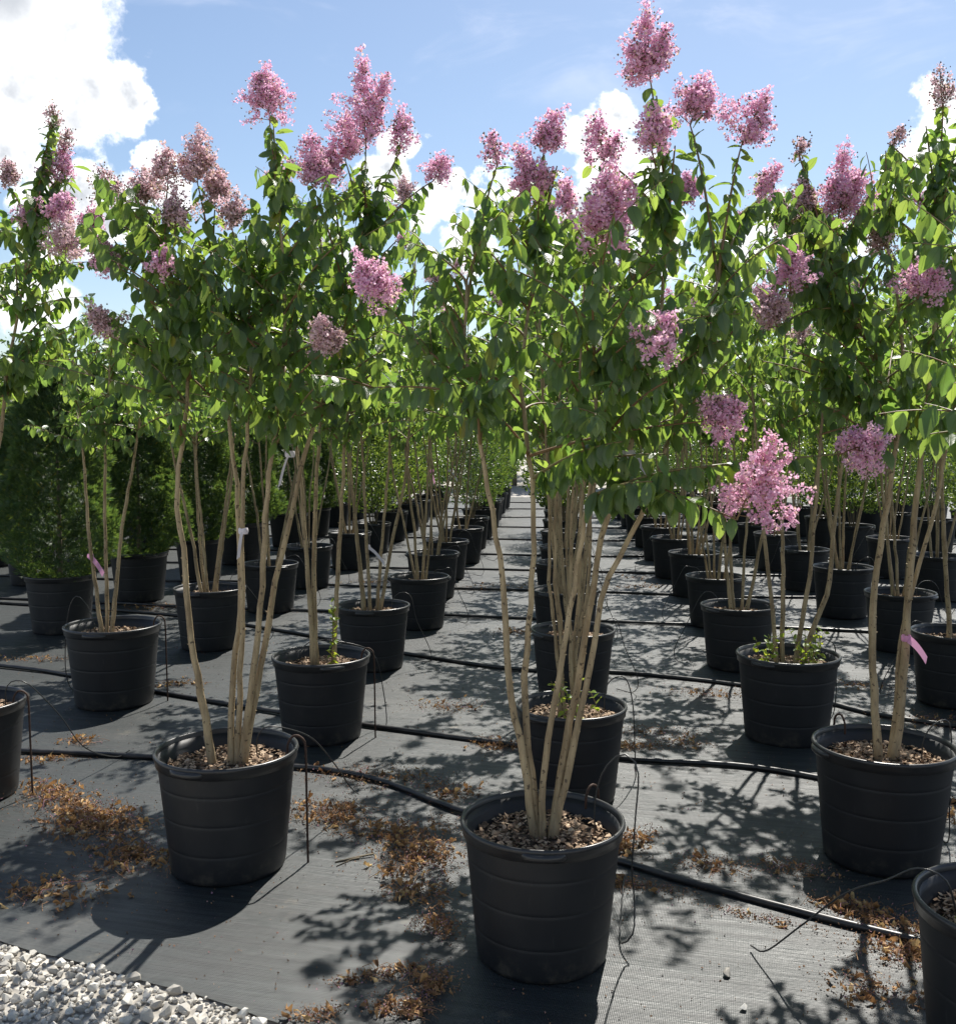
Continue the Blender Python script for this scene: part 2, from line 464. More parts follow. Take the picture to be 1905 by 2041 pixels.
def lathe(profile, seg=48):
    """profile (r,z) list -> verts, quads (open)."""
    a = np.linspace(0, 2 * np.pi, seg, endpoint=False)
    pr = np.asarray(profile, float); n = len(pr)
    v = np.stack([pr[:, 0][:, None] * np.cos(a), pr[:, 0][:, None] * np.sin(a), np.repeat(pr[:, 1][:, None], seg, 1)], -1).reshape(-1, 3)
    i = np.arange(n - 1)[:, None] * seg; j = np.arange(seg)[None, :]; j2 = (j + 1) % seg
    f = np.stack([i + j, i + j2, i + seg + j2, i + seg + j], -1).reshape(-1, 4)
    return v, f


def unit(v):
    v = np.asarray(v, float)
    return v / (np.linalg.norm(v, axis=-1, keepdims=True) + 1e-12)


# ------------------------------------------------------------------ leaves
def leaf_template(fold, curl, side_wave=0.0, stations=(0.0, 0.06, 0.22, 0.46, 0.72, 0.9, 1.0), widths=(0.012, 0.10, 0.225, 0.275, 0.205, 0.09, 0.002)):
    V = []; UV = []
    for u, hw in zip(stations, widths):
        for k, s in enumerate((-1, 0, 1)):
            z = fold * abs(s) * hw - curl * u * u + side_wave * s * math.sin(u * 5.0) * 0.05
            x = u - 0.12 * curl * u * u
            V.append((x, s * hw, z)); UV.append((0.5 + 0.5 * s * hw / 0.28, u))
    Fq = []
    for i in range(len(stations) - 1):
        for k in range(2):
            a = i * 3 + k; Fq.append((a, a + 3, a + 4, a + 1))
    return np.array(V), np.array(Fq), np.array(UV)


LEAF_T = [leaf_template(0.35, 0.10), leaf_template(0.18, 0.28, 0.6), leaf_template(0.6, 0.16, -0.5), leaf_template(0.10, 0.05, 0.9),
          leaf_template(0.28, 0.42, -0.8), leaf_template(0.45, -0.08, 0.4)]
LOW_T = [leaf_template(0.35, 0.15, stations=(0, 0.3, 0.68, 1.0), widths=(0.02, 0.245, 0.22, 0.005)),
         leaf_template(0.2, 0.35, stations=(0, 0.3, 0.68, 1.0), widths=(0.02, 0.245, 0.22, 0.005))]
LEAF_ME = [mesh_np('leaf_blade', v, f, M['leaf'], True, uv) for v, f, uv in LEAF_T]
LEAF_NEW_ME = [mesh_np('fresh_leaf_blade', v, f, M['leaf_new'], True, uv) for v, f, uv in LEAF_T]


def leaf_frames(ax, nrm):
    ax = unit(ax); nrm = nrm - ax * np.sum(nrm * ax, 1, keepdims=True); nrm = unit(nrm)
    return ax, np.cross(nrm, ax), nrm


def foliage_mesh(name, pos, ax, nrm, size, mat, temps):
    ax, sd, nn = leaf_frames(ax, nrm)
    which = rng.integers(0, len(temps), len(pos))
    V = []; Fq = []; UV = []; k = 0
    for ti, (tv, tf, tuv) in enumerate(temps):
        sel = np.where(which == ti)[0]
        if not len(sel): continue
        s = size[sel][:, None, None]
        v = pos[sel][:, None, :] + s * (tv[None, :, 0:1] * ax[sel][:, None, :] + tv[None, :, 1:2] * sd[sel][:, None, :] + tv[None, :, 2:3] * nn[sel][:, None, :])
        V.append(v.reshape(-1, 3))
        Fq.append((tf[None] + (k + np.arange(len(sel)) * len(tv))[:, None, None]).reshape(-1, 4))
        UV.append(np.tile(tuv, (len(sel), 1)))
        k += len(sel) * len(tv)
    return mesh_np(name, np.vstack(V), np.vstack(Fq), mat, True, np.vstack(UV))


class Leaves:
    def __init__(s): s.p = []; s.a = []; s.n = []; s.z = []

    def along(s, pts, spacing=0.034, size=(0.045, 0.090), start=0.12, droop=(0.2, 2.2), end_small=0.6, pairs=True):
        """opposite leaf pairs along a twig"""
        P = np.asarray(pts, float)
        L = np.linalg.norm(np.diff(P, axis=0), axis=1).sum()
        n = max(int(L * (1 - start) / spacing), 2)
        Q = resample(P, n * 2 + 3)
        T = unit(np.gradient(Q, axis=0))
        roll = rng.uniform(0, 6.28)
        for i in range(n):
            q = min(int((start + (1 - start) * (i + 0.7) / n) * (len(Q) - 1)), len(Q) - 1)
            t = T[q]; roll += math.pi / 2 + rng.normal(0, 0.35)
            h = np.cross(t, (0.0, 0.0, 1.0)); h = h / (np.linalg.norm(h) + 1e-9)
            b = np.cross(h, t)
            # leaves turn to lie left and right of a level twig, all round an upright one
            flat = math.sqrt(max(0.0, 1 - t[2] ** 2))
            ang = roll * (1 - 0.8 * flat) + 0.8 * flat * rng.normal(0, 0.5)
            o = h * math.cos(ang) + b * math.sin(ang)
            k = 1 - (1 - end_small) * (i / n) ** 2
            for sgn in ((1, -1) if pairs else (1,)):
                if rng.random() < 0.06: continue
                dr = rng.uniform(*droop)
                a = o * sgn * 0.75 + t * 0.35 + np.array((0, 0, -dr)) + rng.normal(0, 0.16, 3)
                nn = np.array((0, 0, 1.0)) + o * sgn * 0.5 + rng.normal(0, 0.38, 3)
                s.p.append(Q[q] + rng.normal(0, 0.003, 3)); s.a.append(a); s.n.append(nn); s.z.append(rng.uniform(*size) * k)

    def arrays(s): return np.array(s.p), np.array(s.a), np.array(s.n), np.array(s.z)


# ------------------------------------------------------------------ flower panicles
def panicle_geo(base, axis, length, width, density=1.0, r=None):
    """returns twig arrays, petals arrays, buds arrays in world/tree coordinates"""
    base = np.asarray(base, float); axis = unit(np.asarray(axis, float))
    x = unit(np.cross(axis, (0.3, 0.8, 0.1))); y = np.cross(axis, x)
    twigs = [tube_arrays(np.array([base, base + axis * length * 0.5, base + axis * length * 0.97]), (0.0028, 0.002, 0.001), 4, cap=False)]
    cent = []; bud = []
    nb = int(13 + 34 * length)
    lobes = rng.uniform(0.4, 1.4, 5); lp = rng.uniform(0, 6.28)
    for i in range(nb):
        u = (i + 0.4) / nb
        ang = i * 2.39996 + rng.normal(0, 0.25)
        lob = lobes[int(((ang + lp) % 6.283) / 6.284 * 5)]
        reach = 0.58 * width * (1.0 - u ** 1.25 * 0.85) * lob * rng.uniform(0.75, 1.15)
        if u < 0.12: reach *= 0.75
        o = base + axis * length * u * 0.86
        tip = o + (x * math.cos(ang) + y * math.sin(ang)) * reach + axis * reach * rng.uniform(0.15, 0.65) - np.array((0, 0, 0.05 * reach))
        twigs.append(tube_arrays(np.array([o, (o + tip) / 2 + axis * reach * 0.06, tip]), (0.0016, 0.0012, 0.0009), 3, cap=False))
        nf = max(2, int(density * (5 + 190 * reach)))
        for q in range(nf):
            f = rng.uniform(0.25, 1.08) ** 0.7
            c = o + (tip - o) * f + rng.normal(0, 0.012 + 0.10 * reach * 0.5, 3) * 0.8
            cent.append(c)
        for q in range(int(2 + 3 * (1.4 - density) + 20 * reach)):
            f = rng.uniform(0.35, 1.12); c = o + (tip - o) * f + rng.normal(0, 0.014, 3)
            bud.append(c)
    for q in range(int(26 * density * length / 0.2)):
        c = base + axis * length * rng.uniform(0.7, 1.03) + rng.normal(0, 0.011, 3); cent.append(c)
    cent = np.array(cent); bud = np.array(bud)
    # five or six crinkled petals a floret
    k = 9
    n = len(cent)
    C0 = np.repeat(cent, k, 0) + rng.normal(0, 0.0045, (n * k, 3))
    out = unit(rng.standard_normal((n * k, 3)))
    nr = unit(np.cross(out, rng.standard_normal((n * k, 3)))); sd = np.cross(out, nr)
    s = rng.uniform(0.0045, 0.0095, (n * k, 1))
    p0 = C0 + out * s * 0.25
    p1 = C0 + out * s * 0.95 + sd * s * 0.62 + nr * s * rng.normal(0, 0.35, (n * k, 1))
    p2 = C0 + out * s * 1.45 + nr * s * rng.normal(0, 0.45, (n * k, 1))
    p3 = C0 + out * s * 0.95 - sd * s * 0.62 + nr * s * rng.normal(0, 0.35, (n * k, 1))
    pv = np.stack([p0, p1, p2, p3], 1).reshape(-1, 3)
    pf = np.arange(n * k * 4).reshape(-1, 4)
    # round buds as small octahedra (quads made of two triangles each)
    oc = np.array([(1, 0, 0), (0, 1, 0), (-1, 0, 0), (0, -1, 0), (0, 0, 1.15), (0, 0, -1.15)], float)
    of = np.array([(0, 1, 4), (1, 2, 4), (2, 3, 4), (3, 0, 4), (1, 0, 5), (2, 1, 5), (3, 2, 5), (0, 3, 5)])
    m_ = len(bud)
    bs = rng.uniform(0.0026, 0.0042, (m_, 1, 1))
    bv = (bud[:, None, :] + bs * oc[None]).reshape(-1, 3)
    bf = (of[None] + (np.arange(m_) * 6)[:, None, None]).reshape(-1, 3)
    return join(twigs), (pv, pf), (bv, bf)


def add_panicle(root, base, axis, length, width, density=1.0, faded=False, name='panicle'):
    base = np.asarray(base, float); axis = unit(np.asarray(axis, float))
    density *= 0.66
    sets = [panicle_geo(base, axis, length, width * 0.9, density)]
    for q in range(int(rng.integers(1, 4)) if length > 0.12 else 0):       # side sprays make the head uneven
        a = rng.uniform(0, 6.283); e = np.array((math.cos(a), 0.5 * math.sin(a), rng.uniform(-0.25, 0.35)))
        sets.append(panicle_geo(base + axis * length * rng.uniform(0.05, 0.4), unit(axis + e * 0.75), length * rng.uniform(0.35, 0.6), width * rng.uniform(0.35, 0.55), density * rng.uniform(0.55, 1.0)))
    tw, pe, bu = [join([q[i] for q in sets]) for i in range(3)]
    o = link(name, mesh_np('panicle_stalks', *tw, M['twig']), root)
    link('florets', mesh_np('floret_petals', *pe, M['petal_faded'] if faded else M['petal'], False), o, kind='stuff')
    link('buds', mesh_np('round_buds', *bu, M['bud'], False), o, kind='stuff')
    return o


# ------------------------------------------------------------------ nursery pot (shared meshes)
RIM_R, POT_H = 0.262, 0.445
prof = [(0.0, 0.0), (0.196, 0.0), (0.206, 0.006), (0.210, 0.02)]
for zc in (0.112, 0.226, 0.335):
    for dz, dr in ((-0.012, 0), (-0.004, 0.0), (-0.0012, -0.0010), (0.0012, -0.0010), (0.004, 0.0), (0.012, 0)):
        prof.append((0.210 + (zc + dz - 0.02) * 0.098 + dr, zc + dz))
prof.append((0.2475, 0.40))
prof += [(0.2505, 0.425), (0.243, 0.43), (0.241, 0.40), (0.226, 0.385), (0.223, 0.34), (0.212, 0.15)]
POT_ME = mesh_np('pot_wall', *lathe(prof, 56), M['pot'])
rp = []
for k in range(11):
    a = math.pi * (-0.5 + 1.5 * k / 10.0) - 0.35
    rp.append((0.2545 + 0.0085 * math.cos(a), 0.4385 + 0.0085 * math.sin(a)))
rp = [(0.2500, 0.402), (0.2560, 0.404), (0.2575, 0.424), (0.2610, 0.430), (0.2635, 0.437), (0.2618, 0.4445), (0.2570, 0.4475), (0.2515, 0.4455), (0.2480, 0.440), (0.2460, 0.425)]
RIM_ME = mesh_np('rolled_rim', *lathe(rp, 64), M['rim'])


def handle_mesh():
    V = []; n = 13
    for i in range(n):
        a = math.radians(-15 + 30 * i / (n - 1)); e = math.sin(math.pi * i / (n - 1)) ** 0.4
        r0, r1 = 0.258, 0.258 + 0.017 * e
        for r, z in ((r0, 0.437), (r1, 0.433), (r1 + 0.001, 0.419), (r1 - 0.006, 0.412), (r0 - 0.003, 0.412)):
            V.append((r * math.cos(a), r * math.sin(a), z))
    Fq = []
    for i in range(n - 1):
        for k in range(4): Fq.append((i * 5 + k, i * 5 + k + 1, i * 5 + 5 + k + 1, i * 5 + 5 + k))
    return mesh_np('grip_lug', V, Fq, M['rim'])


HANDLE_ME = handle_mesh()


def hull_stone(n=10, flat=0.7, seed=0):
    import bmesh
    r = np.random.default_rng(seed)
    bm = bmesh.new()
    for p in unit(r.standard_normal((n, 3))) * r.uniform(0.75, 1.0, (n, 1)) * np.array((1.0, 0.78, flat)):
        bm.verts.new(p)
    bmesh.ops.convex_hull(bm, input=bm.verts)
    bmesh.ops.delete(bm, geom=[v for v in bm.verts if not v.link_faces], context='VERTS')
    bmesh.ops.triangulate(bm, faces=bm.faces)
    bm.verts.ensure_lookup_table(); bm.verts.index_update()
    v = np.array([tuple(q.co) for q in bm.verts]); f = np.array([[q.index for q in fa.verts] for fa in bm.faces])
    bm.free()
    return v, f


def scatter_tris(temps, pos, scale, flat=False):
    V = []; Fq = []; k = 0
    for i in range(len(pos)):
        tv, tf = temps[i % len(temps)]
        q = rng.standard_normal(4) * ((1, 0.22, 0.22, 1) if flat else (1, 1, 1, 1)); q /= np.linalg.norm(q)
        ww, xx, yy, zz = q
        Rm = np.array([[1 - 2 * (yy * yy + zz * zz), 2 * (xx * yy - zz * ww), 2 * (xx * zz + yy * ww)],
                       [2 * (xx * yy + zz * ww), 1 - 2 * (xx * xx + zz * zz), 2 * (yy * zz - xx * ww)],
                       [2 * (xx * zz - yy * ww), 2 * (yy * zz + xx * ww), 1 - 2 * (xx * xx + yy * yy)]])
        V.append(tv @ Rm.T * scale[i] + pos[i]); Fq.append(tf + k); k += len(tv)
    return np.vstack(V), np.vstack(Fq)


SOIL_Z = 0.375
a_ = np.linspace(0, 2 * np.pi, 40, endpoint=False)
sv, sf = lathe([(0.0005, SOIL_Z + 0.006), (0.06, SOIL_Z + 0.010), (0.12, SOIL_Z + 0.002), (0.18, SOIL_Z + 0.004), (0.2255, SOIL_Z - 0.006)], 40)
sv[:, 2] += rng.normal(0, 0.004, len(sv))
SOIL_ME = mesh_np('potting_mix_surface', sv, sf, M['soil'])
CHIP_T = [hull_stone(7, 0.16, 50 + i)  for i in range(6)]


def chips_mesh(n):
    r = 0.218 * np.sqrt(rng.random(n)); a = rng.uniform(0, 6.283, n)
    pos = np.stack([r * np.cos(a), r * np.sin(a), SOIL_Z + 0.008 + rng.uniform(0, 0.008, n)], 1)
    return mesh_np('bark_chips', *scatter_tris(CHIP_T, pos, rng.uniform(0.006, 0.019, n), True), M['chip'], False)


CHIPS_ME = [chips_mesh(950), chips_mesh(950)]
CHIPS_FAR = chips_mesh(160)


def add_pot(root, scale=1.0, near=True, hang=0.3):
    sc = Matrix.Scale(scale, 4)
    pot = link('pot', POT_ME, root, Matrix.Rotation(rng.uniform(0, 6.28), 4, 'Z') @ sc)
    link('rim', RIM_ME, pot)
    for a in (hang, hang + math.pi):
        link('handle', HANDLE_ME, pot, Matrix.Rotation(a, 4, 'Z'))
    so = link('potting_mix', SOIL_ME, root, sc)
    link('bark_chips', CHIPS_ME[int(rng.integers(0, 2))] if near else CHIPS_FAR, so, kind='stuff')
    return pot


# ------------------------------------------------------------------ trees
def stem_mesh(pts, r0, r1, n=26, sides=10):
    Q = resample(pts, n); u = np.linspace(0, 1, n)
    Q[1:-1] += rng.normal(0, 0.0022, (n - 2, 3))
    r = 0.88 * (r0 + (r1 - r0) * u ** 0.9)
    r *= 1 + 0.10 * (rng.random(n) < 0.22) * rng.random(n)
    r[0] *= 1.25; r[1] *= 1.1
    parts = [tube_arrays(Q, r, sides, 0.025)]
    for k in range(int(8 + 22 * rng.random())):
        i = int(rng.integers(2, n - 6)); T = unit(Q[i + 1] - Q[i - 1])
        e = np.cross(T, unit(rng.standard_normal(3))); e = unit(e) + T * 0.5
        L = r[i] * rng.uniform(0.25, 0.75)
        b0 = Q[i] + (Q[i + 1] - Q[i]) * rng.random() + unit(e - T * 0.5) * r[i] * 0.8
        parts.append(tube_arrays(np.array([b0, b0 + e * L * 0.6, b0 + e * L]), (r[i] * 0.28, r[i] * 0.2, r[i] * 0.08), 4))
    return join(parts), Q, r


def bez(a, b, c, n=8):
    u = np.linspace(0, 1, n)[:, None]
    return (1 - u) ** 2 * a + 2 * u * (1 - u) * b + u ** 2 * c


class Tree:
    """one crape myrtle; all coordinates are relative to the pot's foot"""

    def __init__(s, loc, seed):
        global rng
        rng = np.random.default_rng(seed)
        s.loc = np.array(loc, float); s.stems = []; s.branches = []; s.leaves = Leaves(); s.panicles = []; s.low = []

    def local(s, px, py, Y):
        return np.array(at_depth(px, py, Y)) - s.loc

    def stem_px(s, pix, Y=None, dy=0.0, r0=0.016, r1=0.007, top=None):
        """stem traced from the photograph, standing in the pot"""
        Y0 = s.loc[1]
        n = len(pix); pts = []
        for i, (x, y) in enumerate(pix):
            pts.append(s.local(x, y, Y0 + dy * (i / max(n - 1, 1)) + (0.0 if i else 0.0)))
        pts[0] = pts[0].copy(); pts[0][2] = SOIL_Z - 0.03
        rad = np.hypot(pts[0][0], pts[0][1])
        if rad > 0.13: pts[0][:2] *= 0.13 / rad
        s.stems.append((np.array(pts), r0, r1))

    def stem(s, pts, r0, r1): s.stems.append((np.array(pts, float), r0, r1))

    def generic_stems(s, n, spread=0.34, top=2.35, r0=0.015):
        a0 = rng.uniform(0, 6.28)
        for i in range(n):
            a = a0 + i * 6.283 / n + rng.normal(0, 0.25)
            e = np.array((math.cos(a), math.sin(a), 0))
            b = e * rng.uniform(0.02, 0.07); b[2] = SOIL_Z - 0.03
            sp = spread * rng.uniform(0.55, 1.2); tz = top * rng.uniform(0.9, 1.06)
            pts = [b, e * (0.05 + sp * 0.28) + (0, 0, 0.9), e * (0.04 + sp * 0.6) + (0, 0, 1.5) + rng.normal(0, 0.02, 3), e * sp + (0, 0, tz) + rng.normal(0, 0.05, 3)]
            s.stem(pts, r0 * rng.uniform(0.75, 1.15), 0.005)

    def build_stems(s):
        s.stem_geo = []; up = []
        for pts, r0, r1 in s.stems:
            g, Q, r = stem_mesh(pts, r0, r1)
            s.stem_geo.append(g)
            T = unit(np.gradient(Q, axis=0))
            for q, t_, rr in zip(Q, T, r): up.append((q, t_, rr))
        s.samples = up

    def grow(s, n, zb=1.62, zt=2.45, length=(0.28, 0.55), centre=(0, 0), rise=(0.05, 1.1), twigs=3, keep=None, size=(0.045, 0.092)):
        pool = [q for q in s.samples if zb - 0.12 < q[0][2] < zt]
        cxy = np.array((*centre, 0.0))
        made = 0; tries = 0
        while made < n and tries < n * 6:
            tries += 1
            q, t_, rr = pool[int(rng.integers(0, len(pool)))]
            hz = (q[2] - zb) / (zt - zb)
            a = rng.uniform(0, 6.283)
            e = np.array((math.cos(a), math.sin(a), 0))
            o = (q - cxy) * (1, 1, 0); no = np.linalg.norm(o)
            if no > 0.05: e = unit(e + 0.55 * o / no)
            L = rng.uniform(*length) * (1.05 - 0.35 * max(hz, 0))
            rs = rng.uniform(*rise) + 0.9 * max(hz, 0) ** 1.5
            mid = q + (e * 0.55 + np.array((0, 0, 0.55 * rs + 0.18))) * L * 0.55
            end = q + unit(e + np.array((0, 0, rs * 0.75))) * L
            end[2] -= 0.05 * L
            if end[2] < zb: end[2] = zb + rng.uniform(0, 0.12)
            if keep is not None and not keep(end + s.loc): continue
            P = bez(q, mid, end, 9)
            g = [tube_arrays(P, np.linspace(min(0.0055, rr * 0.8), 0.0014, 9), 5, cap=False)]
            s.leaves.along(P, size=size)
            for k in range(int(rng.integers(1, twigs + 1))):
                i = int(rng.integers(3, 8)); tt = unit(P[min(i + 1, 8)] - P[i - 1])
                sd = unit(np.cross(tt, (0, 0, 1)) * rng.choice((-1, 1)) + tt * 0.7 + np.array((0, 0, rng.uniform(-0.1, 0.7))))
                l2 = rng.uniform(0.12, 0.26)
                e2 = P[i] + sd * l2
                if e2[2] < zb - 0.02: e2[2] = zb
                P2 = bez(P[i], P[i] + sd * l2 * 0.5 + (0, 0, 0.02), e2, 6)
                g.append(tube_arrays(P2, np.linspace(0.002, 0.001, 6), 4, cap=False))
                s.leaves.along(P2, spacing=0.03, size=(size[0] * 0.85, size[1] * 0.9))
            s.branches.append(join(g)); made += 1

    def shoot(s, target, lean=None, leaf=(0.048, 0.092), pan=None, attach=None, bow=0.35, start=0.12, spacing=0.030):
        """a long shoot from the nearest stem to a point; pan = (length, width, density, faded)"""
        tg = np.asarray(target, float)
        if attach is None:
            best = None
            for q, t_, rr in s.samples:
                dz = tg[2] - q[2]
                if q[2] < 1.35: continue
                dist = np.linalg.norm(tg - q)
                c = dist + (0.6 if dz < 0.18 else 0.0) + abs(dist - 0.45) * 0.35
                if best is None or c < best[0]: best = (c, q, t_, rr)
            _, q, t_, rr = best
        else:
            q = min(s.samples, key=lambda e: np.linalg.norm(e[0] - attach))[0]; t_ = np.array((0, 0, 1.0)); rr = 0.006
        D = tg - q; dl = np.linalg.norm(D)
        mid = q + D * 0.5 + unit(t_ + np.array((0, 0, 0.4))) * dl * bow * 0.5
        P = bez(q, mid, tg, 12)
        s.branches.append(tube_arrays(P, np.linspace(0.0055, 0.0022, 12), 6, cap=False))
        s.leaves.along(P, size=leaf, start=start, spacing=spacing)
        if pan:
            ax = unit(unit(P[-1] - P[-3]) + np.array((0, 0, 0.35)))
            if lean is not None: ax = unit(ax * 0.5 + np.asarray(lean, float))
            s.panicles.append((tg, ax, *pan))

    def flower_px(s, px, py, wpx, hpx, Y, density=1.0, faded=False, lean=None, attach=None, bow=0.35, leaf=(0.045, 0.088)):
        """flower head whose middle shows at this photo pixel, hanging on a shoot at depth Y"""
        c = s.local(px, py, Y)
        k = Y / F
        L = max(hpx, 0.75 * wpx) * k * 0.92; W = wpx * k * 1.02
        ax = unit(np.asarray(lean if lean is not None else (0.05, 0, 1.0), float))
        base = c - ax * L * 0.47
        s.shoot(base, lean=ax * 3.0, pan=(L, W, density, faded), attach=attach, bow=bow, leaf=leaf)

    def emit(s, name, label, group, pot_scale=1.0, near=True, leaf_parts=300, fine=True, panicles=True, hang=0.3):
        root = empty(name, s.loc, label, 'potted tree', group)
        add_pot(root, pot_scale, near, hang)
        for g in s.stem_geo: link('stem', mesh_np('stem_bark', *g, M['bark']), root)
        if fine:
            for g in s.branches: link('branch', mesh_np('branch_bark', *g, M['twig']), root)
        else:
            link('twigs', mesh_np('twig_bark', *join(s.branches), M['twig']), root, kind='stuff')
        p, a, n, z = s.leaves.arrays()
        temps = LEAF_T if fine else LOW_T
        if leaf_parts:
            # the leaves that show largest: nearest to the viewer's side and broad-side on
            ax, sd, nn = leaf_frames(a, n)
            wp = p + s.loc; view = unit(np.array((0, 0, HC)) - wp)
            score = z * z * (0.25 + np.abs(np.sum(nn * view, 1))) / np.linalg.norm(wp - np.array((0, 0, HC)), axis=1) ** 2
            score *= np.where(p[:, 1] < np.median(p[:, 1]), 1.0, 0.45)
            order = np.argsort(-score); pick = order[:leaf_parts]; rest = order[leaf_parts:]
            for i in pick:
                mt = Matrix(((ax[i][0], sd[i][0], nn[i][0], 0), (ax[i][1], sd[i][1], nn[i][1], 0), (ax[i][2], sd[i][2], nn[i][2], 0), (0, 0, 0, 1)))
                mt = Matrix.Translation(p[i]) @ mt @ Matrix.Scale(z[i], 4)
                link('leaf', LEAF_ME[int(rng.integers(0, len(LEAF_ME)))], root, mt)
            p, a, n, z = p[rest], a[rest], n[rest], z[rest]
        link('foliage', foliage_mesh('leaf_mass', p, a, n, z, M['leaf'], temps), root, kind='stuff')
        if panicles:
            for b in s.panicles: add_panicle(root, *b)
        return root


def water_shoot(root, base, height, seed, n=1):
    """fresh yellow-green sucker growing from the pot"""
    global rng
    rng = np.random.default_rng(seed)
    lv = Leaves(); tw = []
    for k in range(n):
        b = np.array(base, float) + (rng.normal(0, 0.012, 3) * (1, 1, 0))
        tip = b + np.array((rng.normal(0, 0.05), rng.normal(0, 0.05), height * rng.uniform(0.7, 1.0)))
        P = bez(b, (b + tip) / 2 + rng.normal(0, 0.02, 3), tip, 7)
        tw.append(tube_arrays(P, np.linspace(0.0025, 0.001, 7), 4, cap=False))
        lv.along(P, spacing=0.03, size=(0.025, 0.05), start=0.1, droop=(-0.4, 0.5))
    o = link('fresh_shoot', mesh_np('fresh_shoot_stalk', *join(tw), M['twig']), root)
    p, a, n_, z = lv.arrays(); ax, sd, nn = leaf_frames(a, n_)
    for i in range(len(p)):
        mt = Matrix(((ax[i][0], sd[i][0], nn[i][0], 0), (ax[i][1], sd[i][1], nn[i][1], 0), (ax[i][2], sd[i][2], nn[i][2], 0), (0, 0, 0, 1)))
        link('leaf', LEAF_NEW_ME[i % len(LEAF_NEW_ME)], o, Matrix.Translation(p[i]) @ mt @ Matrix.Scale(z[i], 4))


def ribbon(root, p, dx, dz, wid=0.022, mat='tape', twist=0.6, name='ribbon'):
    """a strip of tape or tag tied to a stem"""
    p = np.array(p, float); n = 8; V = []
    for i in range(n):
        u = i / (n - 1)
        c = p + np.array((dx * u, -0.018 - 0.02 * u, dz * u * (0.5 + 0.5 * u)))
        a = twist * u + 0.4
        wv_ = np.array((-dz * 0.4, math.sin(a) * 0.05, abs(dx) + 0.02)); wv_ = unit(wv_) * wid * 0.5
        V += [c - wv_, c + wv_]
    Fq = [(2 * i, 2 * i + 1, 2 * i + 3, 2 * i + 2) for i in range(n - 1)]
    # knot round the stem
    a = np.linspace(0, 6.283, 12, endpoint=False)
    kv, kf = lathe([(0.017, -0.012), (0.0195, -0.004), (0.019, 0.006), (0.0165, 0.012)], 12); kv = kv + p
    v, f = join([(np.array(V), np.array(Fq)), (kv, kf)])
    link(name, mesh_np('tied_tape', v, f, M[mat]), root)


# ------------------------------------------------------------------ ground
gv = []; gs = 400.0
me = mesh_np('ground_sheet', [(-gs, -gs, -0.012), (gs, -gs, -0.012), (gs, gs * 2, -0.012), (-gs, gs * 2, -0.012)], [(0, 1, 2, 3)], M['gravel'])
ground = link('ground', me, kind='structure', label='pale crushed limestone gravel around the fabric beds')


def fabric_edge(x): return 2.535 - 0.476 * x + 0.012 * math.sin(x * 5.1) + 0.006 * math.sin(x * 13.7)


nx, ny = 230, 150
X = np.linspace(-13, 14, nx)
V = np.zeros((ny, nx, 3))
frng = np.random.default_rng(5)
ph = frng.uniform(0, 6.28, 12)
for j in range(ny):
    u = (j / (ny - 1)) ** 1.6
    for i, x in enumerate(X):
        y0 = fabric_edge(x); y1 = 25.2 - 0.05 * x
        y = y0 + (y1 - y0) * u
        s_ = y + 0.476 * 0.55 * x
        z = 0.0022 * math.sin(s_ * 9 + ph[0] + 0.8 * math.sin(x * 1.3 + ph[1])) + 0.0016 * math.sin(s_ * 23 + ph[2] + 1.3 * math.sin(x * 2.1 + ph[3])) + 0.0015 * math.sin(x * 4.2 + y * 2.7 + ph[4])
        V[j, i] = (x, y, 0.001 + z)
idx = np.arange(nx * ny).reshape(ny, nx)
Fq = np.stack([idx[:-1, :-1], idx[:-1, 1:], idx[1:, 1:], idx[1:, :-1]], -1).reshape(-1, 4)
fab = link('ground_fabric', mesh_np('fabric_sheet', V.reshape(-1, 3), Fq, M['fabric']), kind='structure', label='black woven weed barrier fabric under the pots')

# loose limestone along the fabric's edge: the stones that show largest are parts, the rest one mass
rng = np.random.default_rng(77)
STONES = [hull_stone(18, 0.72, 300 + i) for i in range(10)]
STONE_ME = [mesh_np('limestone_chip', v, f, M['stone'], False) for v, f in STONES]
pts = []
cell = {}
for k in range(60000):
    x = rng.uniform(-2.7, 0.2); y = rng.uniform(2.25, 4.0)
    e = fabric_edge(x) - y
    if e < 0.006 or e > 1.15: continue
    r = 0.011 + 0.021 * rng.random() ** 1.4
    key = (int(x / 0.055), int(y / 0.055)); ok = True
    for a in (-1, 0, 1):
        for b in (-1, 0, 1):
            for (qx, qy, qr) in cell.get((key[0] + a, key[1] + b), ()):
                if (qx - x) ** 2 + (qy - y) ** 2 < (0.74 * (qr + r)) ** 2: ok = False
    if ok:
        cell.setdefault(key, []).append((x, y, r)); pts.append((x, y, r))
pts = np.array(pts)


def px_of(x, y, z=0.0):
    z = z - HC
    dd = y * math.cos(PITCH) - z * math.sin(PITCH); up = y * math.sin(PITCH) + z * math.cos(PITCH)
    return 952.5 + F * x / dd, 1020.5 - F * up / dd


